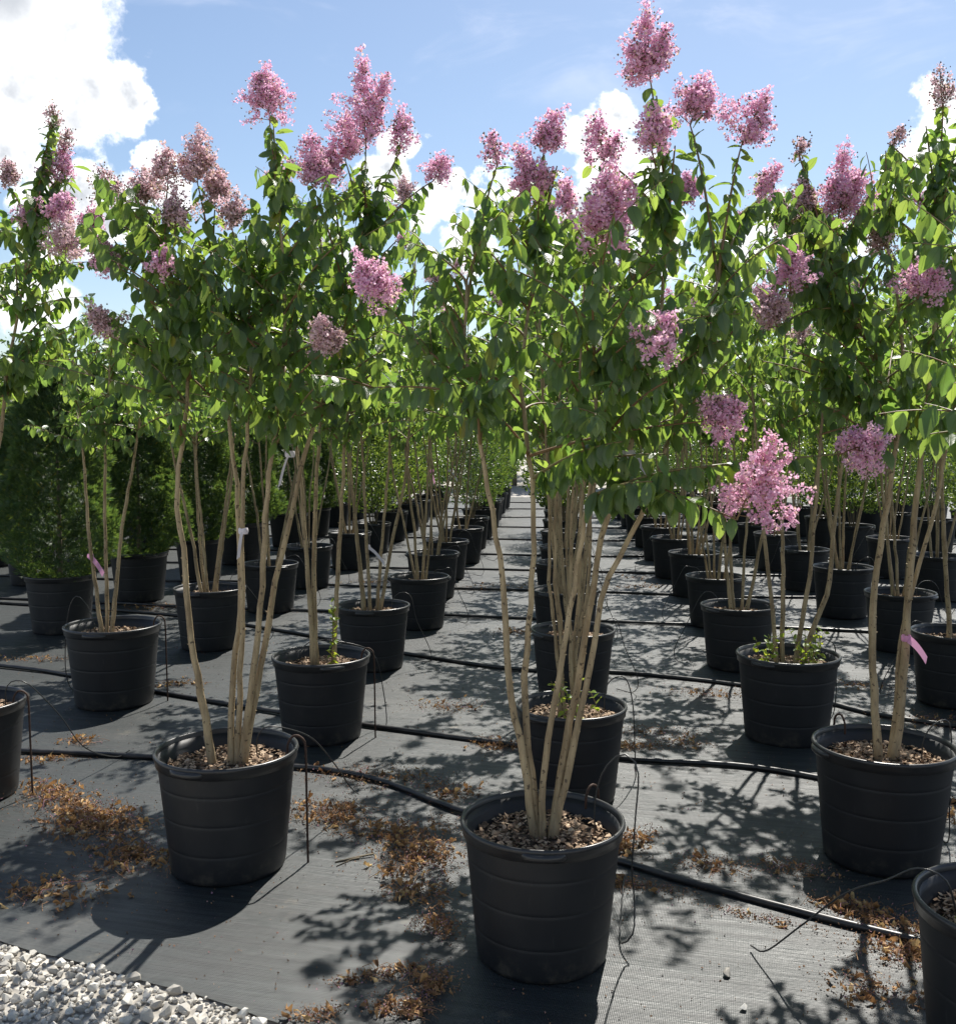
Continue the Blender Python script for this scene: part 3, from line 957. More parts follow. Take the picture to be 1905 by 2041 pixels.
vis = []
for i, (x, y, r) in enumerate(pts):
    a, b = px_of(x, y); vis.append((-20 < a < 1925) and b < 2060)
vis = np.array(vis)
order = np.argsort(-(pts[:, 2] * vis))
pick = [i for i in order if vis[i]][:300]; ps = set(pick)
for i in pick:
    x, y, r = pts[i]
    q = Matrix.Translation((x, y, -0.012 + r * 0.45)) @ Matrix.Rotation(rng.uniform(0, 6.28), 4, 'Z') @ Matrix.Rotation(rng.normal(0, 0.5), 4, 'X') @ Matrix.Rotation(rng.normal(0, 0.4), 4, 'Y') @ Matrix.Scale(r, 4)
    link('stone', STONE_ME[int(rng.integers(0, 10))], ground, q)
rest = np.array([i for i in range(len(pts)) if i not in ps])
sm = rng.uniform(0, 1, (5200, 2)); sm = np.stack([-2.6 + 2.8 * sm[:, 0], 2.3 + 1.6 * sm[:, 1], np.full(5200, 0.0)], 1)
sm = np.array([q for q in sm if 0.0 < fabric_edge(q[0]) - q[1] < 1.1]); sm[:, 2] = -0.004
rp_ = np.column_stack([pts[rest, 0], pts[rest, 1], -0.012 + pts[rest, 2] * 0.45])
allp = np.vstack([rp_, sm]); alls = np.concatenate([pts[rest, 2], rng.uniform(0.005, 0.012, len(sm))])
link('small_stones', mesh_np('stone_mass', *scatter_tris(STONES, allp, alls), M['stone'], False), ground, kind='stuff')
for px, py, r, lab in ((1450, 1947, 0.021, 'white limestone chip lying alone on the fabric beyond tree shadow'), (1482, 2014, 0.016, 'small rust-stained limestone chip lying alone on the fabric')):
    g = on_z(px, py)
    o = link('stray_stone', STONE_ME[6 if r > 0.02 else 8], None, Matrix.Translation((g.x, g.y, 0.003 + r * 0.5)) @ Matrix.Rotation(1.1, 4, 'Z') @ Matrix.Diagonal((r * 1.25, r, r * 0.85, 1)), label=lab, category='stone')

# ------------------------------------------------------------------ irrigation hoses
HOSES = [
    [(-6.0, 5.75), (-3.4, 5.38), (-2.5, 5.25), (-1.65, 5.13), (-0.88, 4.98), (-0.49, 4.80), (-0.08, 4.40), (0.56, 3.86), (0.98, 3.54), (1.47, 3.23), (2.2, 2.85), (3.4, 2.2)],
    [(-6.0, 8.2), (-3.39, 7.17), (-2.77, 6.88), (-2.02, 6.42), (-1.16, 5.96), (-0.63, 5.7), (0.18, 5.34), (0.73, 5.11), (1.36, 4.98), (1.95, 4.62), (3.3, 3.9)],
    [(-6.4, 10.3), (-4.59, 9.77), (-2.88, 9.2), (-1.66, 8.44), (-0.45, 7.49), (0.3, 7.05), (1.0, 6.95), (1.76, 6.58), (2.14, 6.18), (2.49, 5.8), (4.0, 5.0)]]
for yc in (8.65, 10.3, 11.75, 13.3, 15.2, 17.1, 19.0, 21.0, 22.9):
    r_ = np.random.default_rng(int(yc * 10))
    HOSES.append([(x, yc + 0.32 - 0.20 * (x - 0.4) * (8.65 / yc) + r_.normal(0, 0.05)) for x in np.linspace(-7.5, 9, 14)])
ORD = ['first', 'second', 'third', 'fourth', 'fifth', 'sixth', 'seventh', 'eighth', 'ninth', 'tenth', 'eleventh', 'twelfth', 'thirteenth']
HOSE_PATHS = []
for i, hp in enumerate(HOSES):
    rng = np.random.default_rng(900 + i)
    r = 0.0135
    Q = resample([(x, y, 0.0) for x, y in hp], 90)
    Q[:, 2] = r + 0.0015
    HOSE_PATHS.append(Q)
    v, f = tube_arrays(Q, r, 12, 0.01)
    link('irrigation_hose', mesh_np('poly_hose', v, f, M['hose']), None,
         label='black irrigation hose on the fabric, %s hose counted from the gravel edge' % ORD[i], category='hose', group='irrigation hoses across the fabric')

# ------------------------------------------------------------------ the traced crape myrtles
GROUP = 'crape myrtles in black nursery pots'
FOOT = {}


def foot(px, py):
    g = on_z(px, py, POT_H); return (g.x, g.y, 0.0)


# front tree of the third row: five pale stems, mulch in the sun
t3 = Tree(foot(1081, 1631), 31); FOOT['P3'] = t3.loc
t3.stem_px([(1069, 1690), (1056, 1602), (1039, 1481), (1015, 1364), (1005, 1190), (988, 1058), (971, 964), (956, 881), (945, 780), (925, 690), (930, 560)], dy=0.02, r0=0.0165, r1=0.005)
t3.stem_px([(1077, 1670), (1058, 1534), (1047, 1413), (1050, 1300), (1058, 1190), (1062, 1058), (1056, 934), (1045, 843), (1040, 720), (1060, 580), (1075, 480)], dy=0.22, r0=0.0155, r1=0.005)
t3.stem_px([(1080, 1670), (1086, 1511), (1105, 1402), (1122, 1300), (1147, 1152), (1165, 1039), (1177, 979), (1188, 860), (1185, 700), (1195, 560)], dy=-0.12, r0=0.0135, r1=0.005)
t3.stem_px([(1094, 1690), (1116, 1564), (1135, 1443), (1162, 1300), (1188, 1134), (1211, 1032), (1235, 964), (1268, 850), (1300, 700), (1325, 540), (1330, 400)], dy=0.10, r0=0.0165, r1=0.005)
t3.stem_px([(1100, 1680), (1116, 1613), (1147, 1470), (1181, 1300), (1199, 1190), (1241, 1096), (1279, 1020), (1310, 950), (1345, 840), (1390, 700), (1430, 560)], dy=-0.05, r0=0.0145, r1=0.005)
t3.build_stems()
t3.grow(44, 1.70, 2.36, centre=(0.05, 0.05), length=(0.25, 0.48))
Y3 = t3.loc[1]
t3.flower_px(1293, 92, 105, 150, Y3 + 0.02, lean=(-0.06, 0, 1), bow=0.1, attach=t3.local(1330, 420, Y3 + 0.08))
t3.flower_px(1395, 205, 110, 105, Y3 + 0.18, 0.8, lean=(0.45, 0, 1), attach=t3.local(1425, 580, Y3))
t3.flower_px(1503, 238, 100, 120, Y3 + 0.1, lean=(0.5, 0, 1), attach=t3.local(1428, 570, Y3))
t3.flower_px(1302, 262, 85, 90, Y3 - 0.1, 0.9)
t3.flower_px(1206, 420, 150, 180, Y3 - 0.12, 1.25, lean=(0.1, 0, 1))
t3.flower_px(1200, 275, 70, 100, Y3 + 0.02, 0.8, lean=(-0.1, 0, 1))
t3.flower_px(1130, 392, 60, 75, Y3 + 0.0)
t3.flower_px(1050, 345, 80, 120, Y3 + 0.12, lean=(-0.5, 0, 1))
t3.flower_px(982, 297, 42, 70, Y3 + 0.1, 0.6, lean=(-0.3, 0, 1), attach=t3.local(935, 600, Y3))
t3.flower_px(1100, 262, 85, 85, Y3 + 0.2, lean=(0.5, 0, 1))
t3.flower_px(1530, 363, 50, 72, Y3 + 0.25, lean=(0.4, 0, 1), attach=t3.local(1428, 570, Y3))
t3.flower_px(1304, 662, 125, 90, Y3 - 0.42, lean=(0.9, -0.2, 0.5), attach=t3.local(1265, 860, Y3))
t3.flower_px(1437, 826, 105, 95, Y3 - 0.18, 0.9, lean=(0.95, 0, 0.35), attach=t3.local(1062, 900, Y3), bow=0.12)
t3.flower_px(1490, 955, 155, 195, Y3 - 0.30, 1.2, lean=(0.25, 0, 1), attach=t3.local(1180, 960, Y3), bow=0.18, leaf=(0.075, 0.11))
t3.flower_px(1714, 890, 135, 95, Y3 + 0.05, 1.0, lean=(0.95, 0, 0.35), attach=t3.local(1310, 950, Y3), bow=0.02, leaf=(0.055, 0.085))
t3.flower_px(747, 562, 105, 120, Y3 - 0.1, 1.0, lean=(-0.5, 0, 0.9), attach=t3.local(1045, 843, Y3), bow=0.05)
t3.shoot(t3.local(1345, 985, Y3 - 0.35), attach=t3.local(1235, 964, Y3), leaf=(0.07, 0.10), bow=0.2)
for tx, ty, dd in ((1180, 560, -0.35), (1010, 640, -0.35), (1080, 700, -0.4), (880, 640, -0.2), (860, 560, -0.05), (1400, 620, -0.35), (1330, 760, -0.4), (1220, 760, -0.45), (950, 760, -0.3), (1450, 720, -0.25), (1120, 800, -0.4), (1140, 600, -0.3), (1260, 590, -0.35), (1480, 640, -0.1)):
    t3.shoot(t3.local(tx, ty, Y3 + dd), bow=0.3, start=0.1)
for ax_, ay_, tx, ty, dd in ((1330, 420, 1308, 190, 0.0), (1330, 420, 1345, 290, -0.05), (1330, 420, 1290, 330, -0.1), (1062, 930, 1330, 905, -0.32), (1062, 930, 1240, 880, -0.36), (1180, 980, 1395, 930, -0.38), (1180, 980, 1300, 960, -0.42), (1075, 500, 1110, 330, 0.1)):
    t3.shoot(t3.local(tx, ty, Y3 + dd), attach=t3.local(ax_, ay_, Y3), bow=0.15, start=0.08, spacing=0.024, leaf=(0.06, 0.105))
R3 = t3.emit('potted_crape_myrtle', 'five stemmed pink crape myrtle in pot with sunlit mulch where the hose bends', GROUP, 1.0, True, 300, hang=-0.95)

ribbon(R3, t3.local(1252, 905, Y3), 0.05, -0.05, 0.03, 'tag', name='tag')

# front tree of the second row: dry leaf heaps beside its pot
t2 = Tree(foot(452, 1499), 32); FOOT['P2'] = t2.loc
Y2 = t2.loc[1]
t2.stem_px([(426, 1545), (409, 1432), (392, 1338), (385, 1303), (369, 1152), (358, 1039), (351, 971), (362, 896), (371, 813), (372, 700), (345, 580), (330, 490)], dy=-0.1, r0=0.0175, r1=0.005)
t2.stem_px([(458, 1545), (462, 1413), (469, 1300), (479, 1228), (478, 1115), (471, 964), (458, 860), (450, 740), (430, 590), (420, 500)], dy=0.12, r0=0.0155, r1=0.005)
t2.stem_px([(470, 1545), (478, 1375), (484, 1200), (482, 1060), (487, 926), (493, 851), (502, 700), (490, 560), (478, 480)], dy=-0.02, r0=0.0145, r1=0.005)
t2.stem_px([(478, 1545), (494, 1432), (510, 1300), (524, 1134), (535, 964), (552, 832), (567, 700), (565, 540), (556, 430)], dy=-0.15, r0=0.0165, r1=0.005)
t2.stem_px([(484, 1545), (509, 1372), (527, 1290), (547, 1171), (577, 1039), (603, 919), (637, 817), (680, 690), (715, 560), (735, 450)], dy=0.05, r0=0.0165, r1=0.005)
t2.build_stems()
t2.grow(70, 1.80, 2.52, centre=(0.05, 0), length=(0.26, 0.52))
t2.flower_px(534, 188, 112, 115, Y2, lean=(-0.05, 0, 1), bow=0.05, attach=t2.local(556, 430, Y2))
t2.flower_px(724, 205, 125, 190, Y2 + 0.02, 1.1, lean=(-0.05, 0, 1), attach=t2.local(728, 480, Y2))
t2.flower_px(690, 275, 80, 100, Y2 + 0.1, 0.9, attach=t2.local(728, 480, Y2))
t2.flower_px(622, 318, 95, 105, Y2 - 0.08, attach=t2.local(690, 640, Y2))
t2.flower_px(660, 330, 70, 80, Y2 + 0.1, attach=t2.local(690, 640, Y2))
t2.flower_px(798, 262, 62, 95, Y2 + 0.15, 0.7, lean=(0.05, 0, 1))
t2.flower_px(872, 334, 68, 60, Y2 + 0.1, 0.9, lean=(0.3, 0, 1))
t2.flower_px(395, 315, 95, 110, Y2, 0.85, True)
t2.flower_px(335, 335, 85, 85, Y2 - 0.05, 0.8, True)
t2.flower_px(290, 375, 85, 80, Y2 + 0.05, 0.6, True)
t2.flower_px(215, 365, 75, 95, Y2 + 0.1, 0.22, True, lean=(-0.25, 0, 1))
t2.flower_px(430, 370, 80, 80, Y2 + 0.1, 0.7, True)
t2.flower_px(470, 420, 80, 75, Y2 - 0.05, 0.55, True, lean=(0.3, 0, 1))
t2.flower_px(350, 420, 110, 70, Y2 - 0.1, 0.4, True)
t2.flower_px(647, 668, 74, 85, Y2 - 0.42, 1.0, True, lean=(-0.2, -0.5, 0.6))
t2.flower_px(323, 522, 62, 45, Y2 - 0.3, 0.8, lean=(0.6, 0, 0.8))
t2.flower_px(205, 640, 62, 80, Y2 - 0.15, 0.8, True, lean=(-0.4, 0, 0.8), attach=t2.local(371, 813, Y2))
t2.flower_px(215, 505, 100, 70, Y2 - 0.05, 0.8, lean=(-0.5, 0, 0.9), attach=t2.local(360, 620, Y2))
for tx, ty, dd in ((250, 700, -0.1), (300, 600, -0.35), (420, 620, -0.45), (520, 640, -0.45), (600, 560, -0.35), (560, 740, -0.4), (440, 740, -0.4), (680, 480, -0.2), (790, 480, 0), (830, 540, 0), (250, 560, -0.1), (340, 760, -0.2), (640, 760, -0.3), (760, 700, -0.1), (740, 420, 0.05), (390, 480, -0.2), (490, 470, -0.2)):
    t2.shoot(t2.local(tx, ty, Y2 + dd), bow=0.3, start=0.1)
for ax_, ay_, tx, ty, dd in ((556, 430, 545, 250, 0.0), (556, 430, 580, 310, -0.05), (735, 450, 720, 330, 0.0), (735, 450, 760, 350, 0.05)):
    t2.shoot(t2.local(tx, ty, Y2 + dd), attach=t2.local(ax_, ay_, Y2), bow=0.12, start=0.05, spacing=0.022, leaf=(0.055, 0.10))
R2 = t2.emit('potted_crape_myrtle', 'crape myrtle with a kinked outer stem, in pot beside the largest dry leaf heaps', GROUP, 1.04, True, 300, hang=-2.2)
ribbon(R2, t2.local(485, 1058, Y2), -0.012, -0.10, 0.018, 'tag', name='tag')
ribbon(R2, t2.local(578, 905, Y2), -0.035, -0.12, 0.019, 'tag', name='tag')

# second tree of the fourth row: two thick stems and a bright pink ribbon
t8 = Tree(foot(1761, 1488), 38); FOOT['P8'] = t8.loc
Y8 = t8.loc[1]
t8.stem_px([(1750, 1526), (1744, 1413), (1738, 1300), (1740, 1190), (1755, 1077), (1778, 945), (1787, 889), (1800, 760), (1790, 600), (1765, 480)], dy=-0.1, r0=0.0195, r1=0.005)
t8.stem_px([(1780, 1528), (1793, 1413), (1803, 1300), (1808, 1190), (1823, 1039), (1835, 926), (1852, 760), (1868, 560), (1868, 400)], dy=0.1, r0=0.0215, r1=0.005)
t8.stem_px([(1770, 1528), (1785, 1413), (1800, 1250), (1830, 1130), (1862, 1020), (1885, 900), (1920, 700), (1950, 520)], dy=0.2, r0=0.0125, r1=0.005)
t8.stem([t8.local(1787, 889, Y8) , t8.local(1750, 740, Y8 - 0.05), t8.local(1690, 600, Y8 - 0.1), t8.local(1650, 500, Y8 - 0.1)], 0.009, 0.004)
t8.build_stems()
t8.grow(58, 1.74, 2.55, centre=(-0.02, 0), length=(0.26, 0.55))
t8.flower_px(1675, 370, 150, 170, Y8 - 0.05, 1.15, attach=t8.local(1660, 520, Y8))
t8.flower_px(1600, 400, 70, 85, Y8 - 0.02, 0.8, True, attach=t8.local(1660, 520, Y8))
t8.flower_px(1579, 535, 95, 110, Y8 - 0.35, 1.0, attach=t8.local(1680, 590, Y8))
t8.flower_px(1535, 617, 92, 85, Y8 - 0.35, 1.0, True, lean=(-0.4, 0, 0.9), attach=t8.local(1690, 620, Y8))
t8.flower_px(1842, 558, 120, 85, Y8 - 0.35, 1.0, lean=(0.3, 0, 0.9))
t8.flower_px(1757, 480, 60, 80, Y8 - 0.1, 0.55, True)
for tx, ty, dd in ((1590, 300, 0.05), (1770, 285, 0), (1770, 330, 0.1), (1862, 262, 0.05), (1895, 330, -0.1), (1860, 330, 0.1), (1905, 420, -0.2), (1640, 660, -0.3), (1580, 700, -0.2), (1700, 740, -0.35), (1820, 700, -0.4), (1750, 620, -0.3), (1880, 640, -0.4), (1520, 720, -0.1), (1620, 800, -0.2), (1520, 560, -0.05)):
    t8.shoot(t8.local(tx, ty, Y8 + dd), bow=0.25, start=0.1)
for ax_, ay_, tx, ty, dd in ((1868, 420, 1880, 205, 0.05), (1868, 420, 1845, 250, 0.0), (1868, 420, 1902, 300, 0.1), (1765, 480, 1765, 300, 0.0), (1950, 520, 1925, 220, 0.1), (1650, 500, 1600, 330, 0.05)):
    t8.shoot(t8.local(tx, ty, Y8 + dd), attach=t8.local(ax_, ay_, Y8), bow=0.12, start=0.05, spacing=0.023, leaf=(0.055, 0.10))
# bud sprays on the tall shoots
t8.panicles += [(t8.local(1878, 215, Y8 + 0.05), unit((-0.1, 0, 1)), 0.17, 0.13, 0.05, True), (t8.local(1592, 310, Y8 + 0.05), unit((0.25, 0, 1)), 0.07, 0.06, 0.05, True), (t8.local(1780, 290, Y8), unit((0.5, 0, 1)), 0.08, 0.05, 0.05, True)]
R8 = t8.emit('potted_crape_myrtle', 'crape myrtle with two thick stems, one tied with a bright pink ribbon', GROUP, 1.03, True, 300, hang=-2.0)
ribbon(R8, t8.local(1806, 1272, Y8), 0.065, -0.08, 0.03, 'tape', 0.3)

# second tree of the third row
t7 = Tree(foot(1138, 1398), 37); FOOT['P7'] = t7.loc
Y7 = t7.loc[1]
for k, (bx, mx_, tx) in enumerate(((1116, 1096, 1075), (1124, 1108, 1120), (1142, 1140, 1160), (1150, 1158, 1210), (1156, 1176, 1255))):
    t7.stem_px([(bx, 1430), (bx - 6, 1300), (mx_ - 2, 1152), (mx_, 1010), (mx_ + (tx - mx_) * 0.4, 880), (tx, 640), (tx + 5, 560)], dy=rng.uniform(-0.25, 0.3), r0=0.0108, r1=0.005)
t7.build_stems()
t7.grow(46, 1.68, 2.42, length=(0.25, 0.46))
t7.flower_px(1190, 560, 55, 80, Y7 + 0.1, 0.7, True); t7.flower_px(1010, 580, 50, 60, Y7 + 0.1, 0.7, True)
t7.flower_px(1365, 375, 45, 70, Y7 - 0.1, 0.9)
R7 = t7.emit('potted_crape_myrtle', 'many stemmed crape myrtle right behind the sunlit mulch pot with leafy sucker', GROUP, 0.97, True, 300, hang=-0.8)
water_shoot(R7, (-0.03, -0.13, SOIL_Z), 0.24, 701, 3); water_shoot(R7, (0.14, -0.07, SOIL_Z), 0.30, 702, 1)

# second tree of the second row
t6 = Tree(foot(640, 1308), 36); FOOT['P6'] = t6.loc
Y6 = t6.loc[1]
t6.stem_px([(626, 1326), (617, 1190), (607, 1058), (597, 940), (580, 820), (560, 650), (555, 520)], dy=-0.05, r0=0.018, r1=0.005)
t6.stem_px([(630, 1326), (626, 1152), (630, 964), (640, 820), (650, 620), (640, 480)], dy=0.1, r0=0.0185, r1=0.005)
t6.stem_px([(664, 1326), (672, 1152), (681, 1001), (690, 851), (705, 690), (730, 520)], dy=-0.1, r0=0.0165, r1=0.005)
t6.build_stems()
t6.grow(64, 1.70, 2.75, length=(0.3, 0.6))
for a in ((718, 385, 50, 80), (800, 385, 45, 70), (560, 350, 50, 80)): t6.flower_px(*a, Y6, 0.7, True)
R6 = t6.emit('potted_crape_myrtle', 'three stemmed crape myrtle with a leafy green sucker climbing beside its stem', GROUP, 1.02, True, 300, hang=-0.6)
water_shoot(R6, (0.05, -0.06, SOIL_Z), 0.42, 601, 2)

# third tree of the fourth row
t9 = Tree(foot(1570, 1310), 39); FOOT['P9'] = t9.loc
Y9 = t9.loc[1]
t9.stem_px([(1550, 1322), (1537, 1190), (1520, 1039), (1508, 880), (1490, 690), (1470, 540)], dy=-0.05, r0=0.0145, r1=0.005)
t9.stem_px([(1558, 1322), (1560, 1190), (1559, 1077), (1556, 960), (1560, 800), (1570, 600)], dy=0.1, r0=0.0155, r1=0.005)
t9.stem_px([(1580, 1322), (1600, 1230), (1612, 1150), (1623, 1039), (1629, 964), (1640, 800), (1650, 620)], dy=-0.1, r0=0.0165, r1=0.005)
t9.stem_px([(1590, 1322), (1622, 1250), (1650, 1171), (1663, 1039), (1672, 964), (1690, 820), (1720, 640)], dy=0.1, r0=0.0185, r1=0.005)
t9.build_stems()
t9.grow(62, 1.72, 2.75, length=(0.3, 0.6))
t9.flower_px(1600, 665, 50, 40, Y9 - 0.3, 0.7, True); t9.flower_px(1555, 440, 60, 70, Y9, 0.4, True)
R9 = t9.emit('potted_crape_myrtle', 'crape myrtle with fresh green suckers round the foot of its four stems', GROUP, 1.05, True, 300, hang=-0.5)
water_shoot(R9, (-0.17, -0.05, SOIL_Z), 0.26, 901, 4); water_shoot(R9, (0.07, -0.10, SOIL_Z), 0.26, 902, 6); water_shoot(R9, (0.12, -0.02, SOIL_Z), 0.34, 903, 1)

# second tree of the row next to the arborvitae
t5 = Tree(foot(225, 1258), 35); FOOT['P5'] = t5.loc
Y5 = t5.loc[1]
t5.stem_px([(206, 1280), (192, 1182), (177, 1058), (168, 940), (160, 820), (140, 690)], dy=-0.05, r0=0.0155, r1=0.005)
t5.stem_px([(212, 1280), (213, 1190), (209, 1001), (211, 870), (220, 730), (230, 640)], dy=0.1, r0=0.015, r1=0.005)
t5.stem_px([(220, 1280), (228, 1200), (245, 1039), (266, 919), (285, 800), (310, 690)], dy=0.0, r0=0.016, r1=0.005)
t5.build_stems()
t5.grow(34, 1.62, 2.2, length=(0.25, 0.5))
R5 = t5.emit('potted_crape_myrtle', 'short three stemmed crape myrtle with lavender ribbon in front of the arborvitae', GROUP, 1.1, True, 300, hang=-0.4)
ribbon(R5, t5.local(180, 1108, Y5), 0.09, -0.11, 0.03, 'tape', 0.8)

# front tree of the row next to the arborvitae, cut by the picture's edge
t1 = Tree(foot(-69, 1395), 41); FOOT['P1'] = t1.loc
Y1 = t1.loc[1]
t1.stem_px([(-55, 1420), (-30, 1150), (-12, 960), (4, 840), (14, 740), (40, 600), (60, 470)], dy=-0.1, r0=0.0175, r1=0.005)
t1.stem_px([(-75, 1420), (-80, 1150), (-90, 900), (-100, 700), (-80, 500)], dy=0.1, r0=0.017, r1=0.005)
t1.stem_px([(-85, 1420), (-130, 1100), (-180, 850), (-230, 600)], dy=0.0, r0=0.015, r1=0.005)
t1.build_stems()
t1.grow(42, 1.90, 2.75, length=(0.26, 0.5))
t1.flower_px(120, 412, 62, 62, Y1 - 0.2, 1.0, lean=(0.3, 0, 1)); t1.flower_px(130, 475, 110, 100, Y1 - 0.25, 0.9, True)
t1.flower_px(182, 440, 45, 60, Y1 - 0.1, lean=(0.4, 0, 1)); t1.flower_px(18, 345, 60, 60, Y1, 0.45, True); t1.flower_px(120, 330, 55, 90, Y1, 0.9)
t1.flower_px(55, 430, 45, 50, Y1 - 0.1, 0.9)
for tx, ty, dd in ((105, 240, 0), (80, 380, -0.2), (130, 600, -0.1), (160, 640, 0), (90, 650, -0.1), (60, 700, -0.2), (200, 700, 0.1), (30, 520, -0.3)):
    t1.shoot(t1.local(tx, ty, Y1 + dd), bow=0.3, start=0.1)
for tx, ty in ((108, 225), (95, 300), (125, 340)):
    t1.shoot(t1.local(tx, ty, Y1), attach=t1.local(60, 470, Y1), bow=0.15, start=0.05, spacing=0.023, leaf=(0.06, 0.11))
t1.panicles += [(t1.local(105, 255, Y1), unit((0, 0, 1)), 0.11, 0.08, 0.05, True), (t1.local(130, 300, Y1), unit((0.15, 0, 1)), 0.10, 0.07, 0.05, True)]
R1 = t1.emit('potted_crape_myrtle', 'crape myrtle nearest the gravel in the row next to the arborvitae', GROUP, 1.0, True, 300, hang=-0.3)

# front tree of the fourth row, cut by the picture's edge
t4 = Tree(foot(2033, 1800), 42); FOOT['P4'] = t4.loc
t4.generic_stems(4, 0.28, 2.1, 0.016); t4.build_stems()
lim = lambda e: px_of(e[0], e[1], e[2])[0] > (1900 if e[2] > 1.9 else 1830)
t4.grow(36, 1.60, 2.1, centre=(0.1, 0), length=(0.24, 0.42), keep=lim)
R4 = t4.emit('potted_crape_myrtle', 'crape myrtle nearest the gravel in the fourth row from the arborvitae', GROUP, 1.0, True, 250, hang=2.6)
water_shoot(R4, (-0.12, -0.02, SOIL_Z), 0.10, 401, 3)

# ------------------------------------------------------------------ crape myrtles farther back: prototypes and copies
def generic_tree(seed, n_stem, zt, pans, detail):
    t_ = Tree((0, 0, 0), seed)
    t_.generic_stems(n_stem, 0.36, zt - 0.1); t_.build_stems()
    t_.grow(47, 1.66, zt, length=(0.3, 0.6))
    for k in range(pans):
        a = rng.uniform(0, 6.28); rr = rng.uniform(0.1, 0.5)
        t_.shoot((math.cos(a) * rr, math.sin(a) * rr, zt + rng.uniform(0.0, 0.35)), pan=(rng.uniform(0.14, 0.22), rng.uniform(0.12, 0.2), rng.uniform(0.3, 0.9), bool(rng.random() < 0.5)))
    return t_


def copy_tree(o, loc, rz, label, scale=1.0):
    def rec(src, parent):
        c = src.copy(); C.objects.link(c); c.parent = parent
        for ch in src.children: rec(ch, c)
        return c
    r = src_copy = o.copy(); C.objects.link(r)
    r.location = loc; r.rotation_euler = (0, 0, rz); r['label'] = label; r.scale = (scale,) * 3
    for ch in o.children: rec(ch, r)
    return r


ROW = {'L2': 'the row next to the arborvitae', 'L1': 'the second row from the arborvitae', 'C': 'the third row from the arborvitae',
       'R1': 'the fourth row from the arborvitae', 'R2': 'the fifth row from the arborvitae', 'R3': 'the sixth row from the arborvitae'}
FAR = []       # (row, index in row, x, y)


def fpx(px, py):
    g = on_z(px, py, POT_H); return g.x, g.y


FAR += [('L2', 3, *fpx(418, 1176)), ('L2', 4, *fpx(538, 1122)), ('L2', 5, *fpx(614, 1087)), ('L2', 6, *fpx(697, 1060))]
FAR += [('L1', 3, *fpx(743, 1205)), ('L1', 4, *fpx(835, 1146)), ('L1', 5, *fpx(862, 1102)), ('L1', 6, *fpx(889, 1074)), ('L1', 7, *fpx(923, 1051))]
FAR += [('C', 3, *fpx(1142, 1253)), ('C', 4, 0.68, 7.9), ('C', 5, 0.79, 9.4), ('C', 6, 0.91, 10.9), ('C', 7, 1.02, 12.4)]
FAR += [('R1', 4, *fpx(1471, 1205)), ('R1', 5, *fpx(1426, 1144)), ('R1', 6, *fpx(1384, 1100)), ('R1', 7, *fpx(1345, 1073)), ('R1', 8, 2.34, 13.1)]
FAR += [('R2', 2, 2.9, 4.85), ('R2', 3, *fpx(1905, 1258)), ('R2', 4, *fpx(1794, 1179)), ('R2', 5, *fpx(1680, 1130)), ('R2', 6, 3.42, 10.7), ('R2', 7, 3.55, 12.2)]
FAR += [('R3', 3, 4.4, 8.6), ('R3', 4, 4.55, 10.1), ('R3', 5, 4.68, 11.6)]
near_far = [f for f in FAR if f[3] < 8.0]
protos = []
# the third line of pots: unique trees with their own leaves
for i, (row, k, x, y) in enumerate(near_far):
    tt = Tree((x, y, 0), 500 + i)
    tt.generic_stems((5, 5, 6, 4, 4, 4, 4)[i % 7], 0.36, (2.5, 2.7, 2.6, 2.65, 2.6, 2.75, 2.6)[i % 7]); tt.build_stems()
    tt.grow(56, 1.66, 2.75, length=(0.3, 0.6))
    for q in range(int(rng.integers(1, 4))):
        a = rng.uniform(0, 6.28); rr = rng.uniform(0.1, 0.45)
        tt.shoot((math.cos(a) * rr, math.sin(a) * rr, 2.75 + rng.uniform(0.0, 0.25)), pan=(rng.uniform(0.14, 0.2), rng.uniform(0.12, 0.18), rng.uniform(0.2, 0.8), bool(rng.random() < 0.6)))
    if row == 'L2': lab = 'third crape myrtle from the gravel in %s' % ROW[row]
    else: lab = '%s crape myrtle from the gravel in %s' % (ORD[k - 1], ROW[row])
    o = tt.emit('potted_crape_myrtle', lab, GROUP, 1.0 if row != 'L2' else 1.05, True, 220, hang=rng.uniform(-1.2, -0.2))
    FOOT[row + str(k)] = np.array((x, y, 0))
    if row == 'L1': ribbon(o, np.array((-0.03, -0.02, 0.86)), 0.12, -0.12, 0.022, 'tag', name='tag')
for i, sd in enumerate((811, 812, 813)):
    g = generic_tree(sd, 4 + i % 3, (2.65, 2.75, 2.6)[i], 3, False)
    g.loc = np.array((FAR[-1 - i][2], FAR[-1 - i][3], 0))
    protos.append(g.emit('potted_crape_myrtle', 'x', GROUP, 1.0, False, 0, fine=False, hang=-0.6))
used = 0
for row, k, x, y in FAR:
    if y < 8.0: continue
    lab = '%s crape myrtle from the gravel in %s' % (ORD[k - 1], ROW[row])
    FOOT[row + str(k)] = np.array((x, y, 0))
    if used < 3:
        o = protos[used]; o.location = (x, y, 0); o['label'] = lab
    else:
        o = copy_tree(protos[used % 3], (x, y, 0), used * 1.37, lab, 0.97 + 0.06 * ((used * 7) % 5) / 4)
    if row + str(k) in ('L1' + '5', 'L1' + '6', 'R1' + '5'):
        ribbon(o, np.array((0.03, -0.03, 1.25)), 0.08, -0.12, 0.022, 'tape' if k == 5 else 'tag', name='ribbon')
    used += 1


